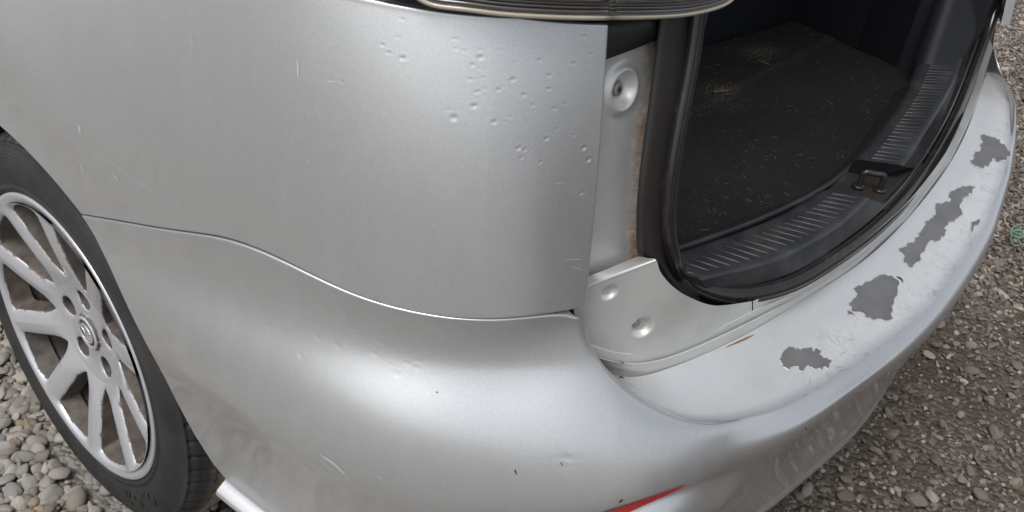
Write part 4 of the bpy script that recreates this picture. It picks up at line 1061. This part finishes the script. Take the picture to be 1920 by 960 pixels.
# lip and barrel by lathe
NT_ = 200
th = np.linspace(0, 2*np.pi, NT_, endpoint=False)
lipp = [(.2145, -.833, 0), (.2175, -.834, 0), (.222, -.8358, 0), (.226, -.8368, 0), (.2292, -.836, .0), (.2298, -.833, .1), (.226, -.828, .2), (.216, -.81, .7), (.209, -.79, .95), (.206, -.74, 1), (.203, -.62, 1)]
G = np.stack([wp(r, th, x) for r, x, _ in lipp], 1)
rv.append(G.reshape(-1, 3)); rf += [tuple(int(i)+off_ for i in f) for f in grid_faces(NT_, len(lipp), closed_u=True)]; rg_.append(np.tile([g for *_, g in lipp], NT_)); off_ += NT_*len(lipp)
rim = part('rim', np.concatenate(rv), rf, ALLOY, wheel); attr(rim, 'grime', np.concatenate(rg_))
bm_fix = rim.data
cap_p = [(.0005, -.8055), (.016, -.8055), (.0215, -.805), (.0228, -.8072), (.0262, -.8072), (.0275, -.805), (.0285, -.801), (.0315, -.800)]
G = np.stack([wp(r, th[::4], x) for r, x in cap_p], 1)
cap = part('centre_cap', G.reshape(-1, 3), grid_faces(len(th[::4]), len(cap_p), closed_u=True), ALLOY, wheel); attr(cap, 'grime', np.tile([.12, .25, .4, .0, .0, .35, .3, .1], len(th[::4])))
# emblem: an oval ring with a pair of spread wings
def emb(pts): return np.array([[-.8075, WC[1]-x, WC[2]+y] for x, y in pts])
ring = emb([(.0175*math.cos(t), .0145*math.sin(t)) for t in np.linspace(0, 2*np.pi, 33)])
em = [tube(ring, .0013, 6)]
for s_ in (-1, 1):
    em.append(tube(emb([(0, -.004), (s_*.004, .001), (s_*.008, .0052), (s_*.0125, .0065), (s_*.0165, .004)]), [.0014, .0016, .0016, .0014, .0008], 6))
V_, F_ = join(em); e_ = part('emblem', V_, F_, ALLOY, wheel); attr(e_, 'grime', np.full(len(V_), .05))
for k_ in range(5):
    c_ = wp(.057, math.radians(20+72*k_), -.787)
    V_, F_ = tube([c_+np.array([.012, 0, 0]), c_, c_-np.array([.001, 0, 0])], [.0085, .0085, .006], 6)
    part('wheel_nut', V_, F_, SCREW, wheel, smooth=False)
# tyre
NA = 900
prof = np.array([(.2275, -.826), (.2295, -.832), (.233, -.8355), (.238, -.837), (.2405, -.8355), (.245, -.836), (.256, -.8385), (.268, -.839), (.279, -.8375), (.289, -.8345), (.2965, -.8315), (.3005, -.8305), (.3015, -.829), (.3015, -.828), (.3045, -.823), (.308, -.815)])
pr2 = resample(prof, 110)
xs = np.linspace(-.814, -.655, 54)
pr2[:, 1] -= .0005*np.sin(pr2[:, 0]*2*np.pi/.0042)*np.clip((pr2[:, 0]-.272)/.006, 0, 1)*np.clip((.292-pr2[:, 0])/.004, 0, 1)
tr_ = np.stack([.3165-.009*np.clip((-.775-xs)/.04, 0, 1)**2*1.0-.008*np.clip((xs+.69)/.04, 0, 1)**2, xs], 1)
pr3 = np.vstack([pr2, tr_, [(.30, -.635), (.27, -.625), (.23, -.63)]])
ta = np.linspace(0, 2*np.pi, NA, endpoint=False)
rr2 = np.repeat(pr3[None, :, 0], NA, 0).copy(); xx2 = np.repeat(pr3[None, :, 1], NA, 0)
slant = (xx2+.83)*3.0
ph = ((ta[:, None]+slant*.35)*68/(2*np.pi)) % 1.0
gro = np.exp(-((ph-.5)/.09)**2)
onx = np.clip((xx2+.830)/.006, 0, 1)*np.clip((-.64-xx2)/.01, 0, 1)*(pr3[None, :, 0] > .3)
rr2 -= .005*gro*onx*np.where(xx2 < -.79, 1, .9)
ph2 = ((ta[:, None]-slant*.5)*136/(2*np.pi)) % 1.0
rr2 -= .0022*np.exp(-((ph2-.5)/.12)**2)*onx*(xx2 > -.79)
for gx in (-.787, -.745, -.703): rr2 -= .007*np.exp(-((xx2-gx)/.0045)**4)
# circumferential line where sidewall meets the tread
G = wp(rr2, ta[:, None], xx2)
tyre = part('tyre', G.reshape(-1, 3), grid_faces(NA, len(pr3), closed_u=True), TYRE, wheel)
attr(tyre, 'tread', (np.clip((xx2+.805)/.02, 0, 1)*np.clip((pr3[None, :, 0]-.29)/.01, 0, 1)).ravel())
# raised letters moulded on the sidewall
def letters(txt, th0, r, size, step):
    out = []
    for n_, chh in enumerate(txt):
        cu = bpy.data.curves.new('letter', 'FONT'); cu.body = chh; cu.size = size; cu.extrude = .0016; cu.resolution_u = 3
        ob_ = bpy.data.objects.new('letter', cu); COL.objects.link(ob_)
        dg = bpy.context.evaluated_depsgraph_get(); me = bpy.data.meshes.new_from_object(ob_.evaluated_get(dg))
        V = np.array([v.co[:] for v in me.vertices]); F = [tuple(p.vertices) for p in me.polygons]
        bpy.data.objects.remove(ob_); bpy.data.curves.remove(cu); bpy.data.meshes.remove(me)
        tt = th0+step*n_
        rad_ = r+(V[:, 1]-size*.35); th_ = tt+(V[:, 0])/r
        xf = np.interp(rad_, pr2[:, 0], pr2[:, 1])
        out.append((wp(rad_, th_, xf-.0004-V[:, 2]), F))
    return join(out)
V_, F_ = letters('ROZO', math.radians(-63), .262, .034, .115); part('sidewall_letters', V_, F_, TYRE, wheel, smooth=False)
attr(bpy.data.objects['sidewall_letters'], 'tread', np.zeros(len(V_)))
# brake drum and dark arch behind
G = np.stack([wp(r, th, x) for r, x in [(.085, -.778), (.10, -.776), (.168, -.776), (.172, -.772), (.172, -.69)]], 1)
part('brake_disc', G.reshape(-1, 3), grid_faces(NT_, 5, closed_u=True), RUST, wheel)
G = np.stack([wp(r, th, x) for r, x in [(.0, -.745), (.088, -.745), (.172, -.72), (.204, -.70)]], 1); part('brake_shield', G.reshape(-1, 3), grid_faces(NT_, 4, closed_u=True), BLACK, wheel)
for poly in ([(136,452),(152,462),(163,492),(162,528),(152,530),(141,500)], [(230,688),(258,700),(284,735),(284,760),(262,748),(240,718)]):
    P = at_plane(rounded(poly, 2), (1, 0, 0), -.792); k_ = len(P); c_ = P.mean(0)
    G = np.stack([np.repeat(c_[None], k_, 0)-np.array([.004, 0, 0]), mixc(c_, P, .85)-np.array([.003, 0, 0]), P, P+np.array([.03, 0, 0])], 1)
    part('brake_caliper', G.reshape(-1, 3), grid_faces(k_, 4, closed_u=True), RUST, wheel)
ta2 = np.linspace(math.radians(28), math.radians(205), 60)
G = np.stack([wp(.372, ta2, -.845), wp(.395, ta2, -.80), wp(.395, ta2, -.50), wp(.0, ta2, -.50)], 1)
part('wheel_liner', G.reshape(-1, 3), grid_faces(60, 4), mat('liner_black', (.012, .011, .010), .9), car)
part('underbody_light_block', *box((0, .9, .33), (1.2, 1.5, .06)), BLACK, car, smooth=False)  # plain black box beneath the car, added to block light

# ------------------------------------------------------------------ ground
gs = 150.0
n = 61
gx = np.sinh(np.linspace(-4, 4, n))/math.sinh(4)*gs; G = np.stack([np.repeat(gx[:, None], n, 1), np.repeat(gx[None], n, 0), np.zeros((n, n))], -1)
ground = part('ground', G.reshape(-1, 3), grid_faces(n, n), GROUND, None, kind='structure')
def ico(sub):
    t = (1+5**.5)/2
    V = [(-1, t, 0), (1, t, 0), (-1, -t, 0), (1, -t, 0), (0, -1, t), (0, 1, t), (0, -1, -t), (0, 1, -t), (t, 0, -1), (t, 0, 1), (-t, 0, -1), (-t, 0, 1)]
    F = [(0, 11, 5), (0, 5, 1), (0, 1, 7), (0, 7, 10), (0, 10, 11), (1, 5, 9), (5, 11, 4), (11, 10, 2), (10, 7, 6), (7, 1, 8), (3, 9, 4), (3, 4, 2), (3, 2, 6), (3, 6, 8), (3, 8, 9), (4, 9, 5), (2, 4, 11), (6, 2, 10), (8, 6, 7), (9, 8, 1)]
    V = [np.array(v)/np.linalg.norm(v) for v in V]
    for _ in range(sub):
        c_, F2 = {}, []
        def mid_(a_, b_):
            k_ = (min(a_, b_), max(a_, b_))
            if k_ not in c_: m_ = V[a_]+V[b_]; V.append(m_/np.linalg.norm(m_)); c_[k_] = len(V)-1
            return c_[k_]
        for a_, b_, d_ in F:
            x, y, z_ = mid_(a_, b_), mid_(b_, d_), mid_(d_, a_); F2 += [(a_, x, z_), (b_, y, x), (d_, z_, y), (x, y, z_)]
        F = F2
    return np.array(V), np.array(F)
def stone_shape(sub, angular):
    V, F = ico(sub); V = V.copy()
    k1 = rng.normal(0, 1, (3, 3)); ph_ = rng.uniform(0, 6, 3)
    V *= (1+(.10 if not angular else .07)*np.sin(V@k1*1.6+ph_).sum(1))[:, None]
    for _ in range(7 if angular else 5):
        nrm = rng.normal(0, 1, 3); nrm /= np.linalg.norm(nrm); c_ = rng.uniform(.5, .8) if angular else rng.uniform(.6, .88)
        d = V@nrm-c_; V = V-np.clip(d, 0, None)[:, None]*nrm*(1 if angular else .8)
    return V*np.array([1, rng.uniform(.55, .9), rng.uniform(.36, .66)]), F
peb = [stone_shape(2, False) for _ in range(14)]; cru = [stone_shape(1, True) for _ in range(18)]; tiny = [stone_shape(0, True) for _ in range(10)]
def rotz(a_):
    c_, s_ = math.cos(a_), math.sin(a_); return np.array([[c_, -s_, 0], [s_, c_, 0], [0, 0, 1]])
def rand_rot(tilt):
    a_ = rng.uniform(0, 6.283); b_, c_ = rng.normal(0, tilt, 2)
    Rx = np.array([[1, 0, 0], [0, math.cos(b_), -math.sin(b_)], [0, math.sin(b_), math.cos(b_)]]); Ry = np.array([[math.cos(c_), 0, math.sin(c_)], [0, 1, 0], [-math.sin(c_), 0, math.cos(c_)]])
    return rotz(a_)@Rx@Ry
def frame_ok(P, m): 
    q_ = (P-CAM)@CF; p_ = to_px(P); return (q_ > .2) & (p_[:, 0] > -m) & (p_[:, 0] < 1920+m) & (p_[:, 1] > -m) & (p_[:, 1] < 960+m)
def scatter(x0, x1, y0, y1, pitch, jit=.5):
    gx_, gy_ = np.meshgrid(np.arange(x0, x1, pitch), np.arange(y0, y1, pitch)); P = np.stack([gx_.ravel(), gy_.ravel(), 0*gx_.ravel()], 1)
    P[:, :2] += rng.uniform(-jit, jit, (len(P), 2))*pitch; return P
def build(name, stones, shapes, matr, smooth, label, cat):
    """stones: list of (P, size, R, shape index, tone)"""
    Vs, Fs, tone, o2 = [], [], [], 0
    for P, s_, R, k_, t_ in stones:
        V, F = shapes[k_]; Vs.append((V*s_)@R.T+P); Fs.append(F+o2); tone.append(np.full(len(V), t_)); o2 += len(V)
    ob_ = link(name, mesh_data(name, np.concatenate(Vs), np.concatenate(Fs), smooth), matr, kind='stuff', label=label, cat=cat); attr(ob_, 'tone', np.concatenate(tone)); return ob_
def singles(name, stones, shapes, matr, smooth):
    meshes = []
    for V, F in shapes:
        me = mesh_data(name, V, F, smooth); me.materials.append(matr); a_ = me.attributes.new('tone', 'FLOAT', 'POINT'); meshes.append(me)
    for P, s_, R, k_, t_ in stones:
        o = bpy.data.objects.new(name, meshes[k_]); COL.objects.link(o)
        m_ = Matrix([list(R[i]*s_)+[P[i]] for i in range(3)]+[[0, 0, 0, 1]]); o.matrix_world = m_; o.parent = ground
# rounded pebbles on the near side, by the wheel
P = np.vstack([scatter(-2.0, -.72, .35, 2.4, .021), scatter(-2.0, -.72, .35, 2.4, .0145)])
P = P[frame_ok(P, 260)]
st = []
for i, p in enumerate(P):
    s_ = min(.023, max(.006, rng.lognormal(math.log(.0108), .36)))
    if np.hypot(max(0, abs(p[1]-.86)-.12), max(0, p[0]+.84)) < .02 and abs(p[1]-.86) < .14 and p[0] > -.86: continue
    st.append((p+np.array([0, 0, s_*.25+rng.uniform(0, .009)]), s_, rand_rot(.35), rng.integers(len(peb)), rng.random()))
def rank(st, box_):
    A_ = np.array([s[0] for s in st]); px_ = to_px(A_); sz = np.array([s[1] for s in st])/np.linalg.norm(A_-CAM, axis=1)
    ins = (px_[:, 0] > box_[0]) & (px_[:, 0] < box_[2]) & (px_[:, 1] > box_[1]) & (px_[:, 1] < box_[3])
    return ins, sz, px_
ins, sz, px_ = rank(st, (-15, 600, 240, 975))
ins &= px_[:, 1] > 640+px_[:, 0]*1.35-8            # in front of the tyre's outline
order = [i for i in np.argsort(-sz) if ins[i]][:290]
sel = set(order)
singles('pebble', [st[i] for i in order], peb, PEBBLE, True)
build('pebbles', [s for i, s in enumerate(st) if i not in sel], peb, PEBBLE, True, 'small rounded grey and beige pebbles bedded around the rear wheel', 'pebbles')
# crushed stone behind the car
P1s = scatter(-.5, 5.2, -1.6, 2.6, .0135); P1s = P1s[frame_ok(P1s, 170)]
P1s = P1s[~((P1s[:, 1] > .25) & (P1s[:, 0] < .75))]
patchy = lambda p: .5+.5*math.sin(p[0]*3.1+1.3*math.sin(p[1]*4))*math.cos(p[1]*2.7+p[0])
small, big = [], []
for p in P1s:
    d = np.linalg.norm(p-CAM)
    if rng.random() < (.25+.3*patchy(p)) * (1 if d < 2.6 else .6): continue
    s_ = rng.lognormal(math.log(.0062), .28)*(1 if d < 2.6 else 1.5)
    small.append((p+np.array([0, 0, s_*rng.uniform(.0, .5)]), s_, rand_rot(.6), rng.integers(len(tiny)), rng.random()*.8))
P2s = scatter(-.5, 5.2, -1.6, 2.6, .034); P2s = P2s[frame_ok(P2s, 170)]; P2s = P2s[~((P2s[:, 1] > .25) & (P2s[:, 0] < .75))]
for p in P2s:
    d = np.linalg.norm(p-CAM)
    if rng.random() < .5: continue
    s_ = min(.024, rng.lognormal(math.log(.0092), .36))
    big.append((p+np.array([0, 0, s_*.25+.002]), s_, rand_rot(.35), rng.integers(len(cru)), (.6+.38*rng.random()) if rng.random() < .55 else rng.random()))
# the larger pale stones one can pick out
for (x, y, s_, t_) in [(1718, 937, .026, .88), (1515, 920, .022, .72), (1588, 928, .020, .86), (1740, 665, .018, .9), (1825, 695, .019, .8), (1866, 810, .021, .86), (1868, 492, .020, .9), (1853, 492, .017, .85), (1690, 620, .012, .9), (1642, 845, .014, .87), (1805, 898, .014, .88), (1700, 785, .013, .85), (1765, 560, .017, .88), (1905, 905, .018, .84)]:
    p = at_z([(x, y)], .008)[0]; big.append((p, s_, rand_rot(.15), rng.integers(len(cru)), t_))
ins, sz, px_ = rank(big, (1420, 0, 1935, 975)); ins &= px_[:, 0] > np.interp(px_[:, 1], [0, 100, 330, 540, 690, 850, 960], [1880, 1870, 1895, 1795, 1695, 1545, 1415])
order = [i for i in np.argsort(-sz) if ins[i]][:290]; sel = set(order)
singles('stone', [big[i] for i in order], cru, CRUSH, False)
build('gravel', small, tiny, CRUSH, False, 'fine dark brown crushed gravel behind the rear bumper', 'gravel')
build('gravel', [s for i, s in enumerate(big) if i not in sel], cru, CRUSH, False, 'coarser grey crushed stones scattered through the gravel behind the car', 'gravel')
# a scrap of pale green twine, coiled on the gravel, and a dry stem
wc = at_z([(1914, 454)], .012)[0]
t_ = np.linspace(0, 2*np.pi*3.6, 120)
pts = np.stack([wc[0]+(.034+.010*np.sin(t_*.7))*np.cos(t_)+.004*np.sin(t_*2.3), wc[1]+(.028+.008*np.cos(t_*.9))*np.sin(t_), wc[2]+.006+.007*np.sin(t_*1.7)+.0012*t_], 1)
V_, F_ = tube(pts, .0022, 6); link('twine', mesh_data('twine', V_, F_), GREEN, label='small coil of pale green twine lying on the gravel behind the car', cat='twine')
pts = np.vstack([at_z([(1886, 404), (1884, 413)], .016), at_z([(1894, 428), (1906, 436), (1918, 444), (1932, 470)], .014)])
V_, F_ = tube(resample(pts, 24), .0018, 6); link('dry_stem', mesh_data('dry_stem', V_, F_), mat('dry_straw', (.30, .25, .17), .8), label='thin dry plant stem lying bent on the gravel beside the green twine', cat='stem')
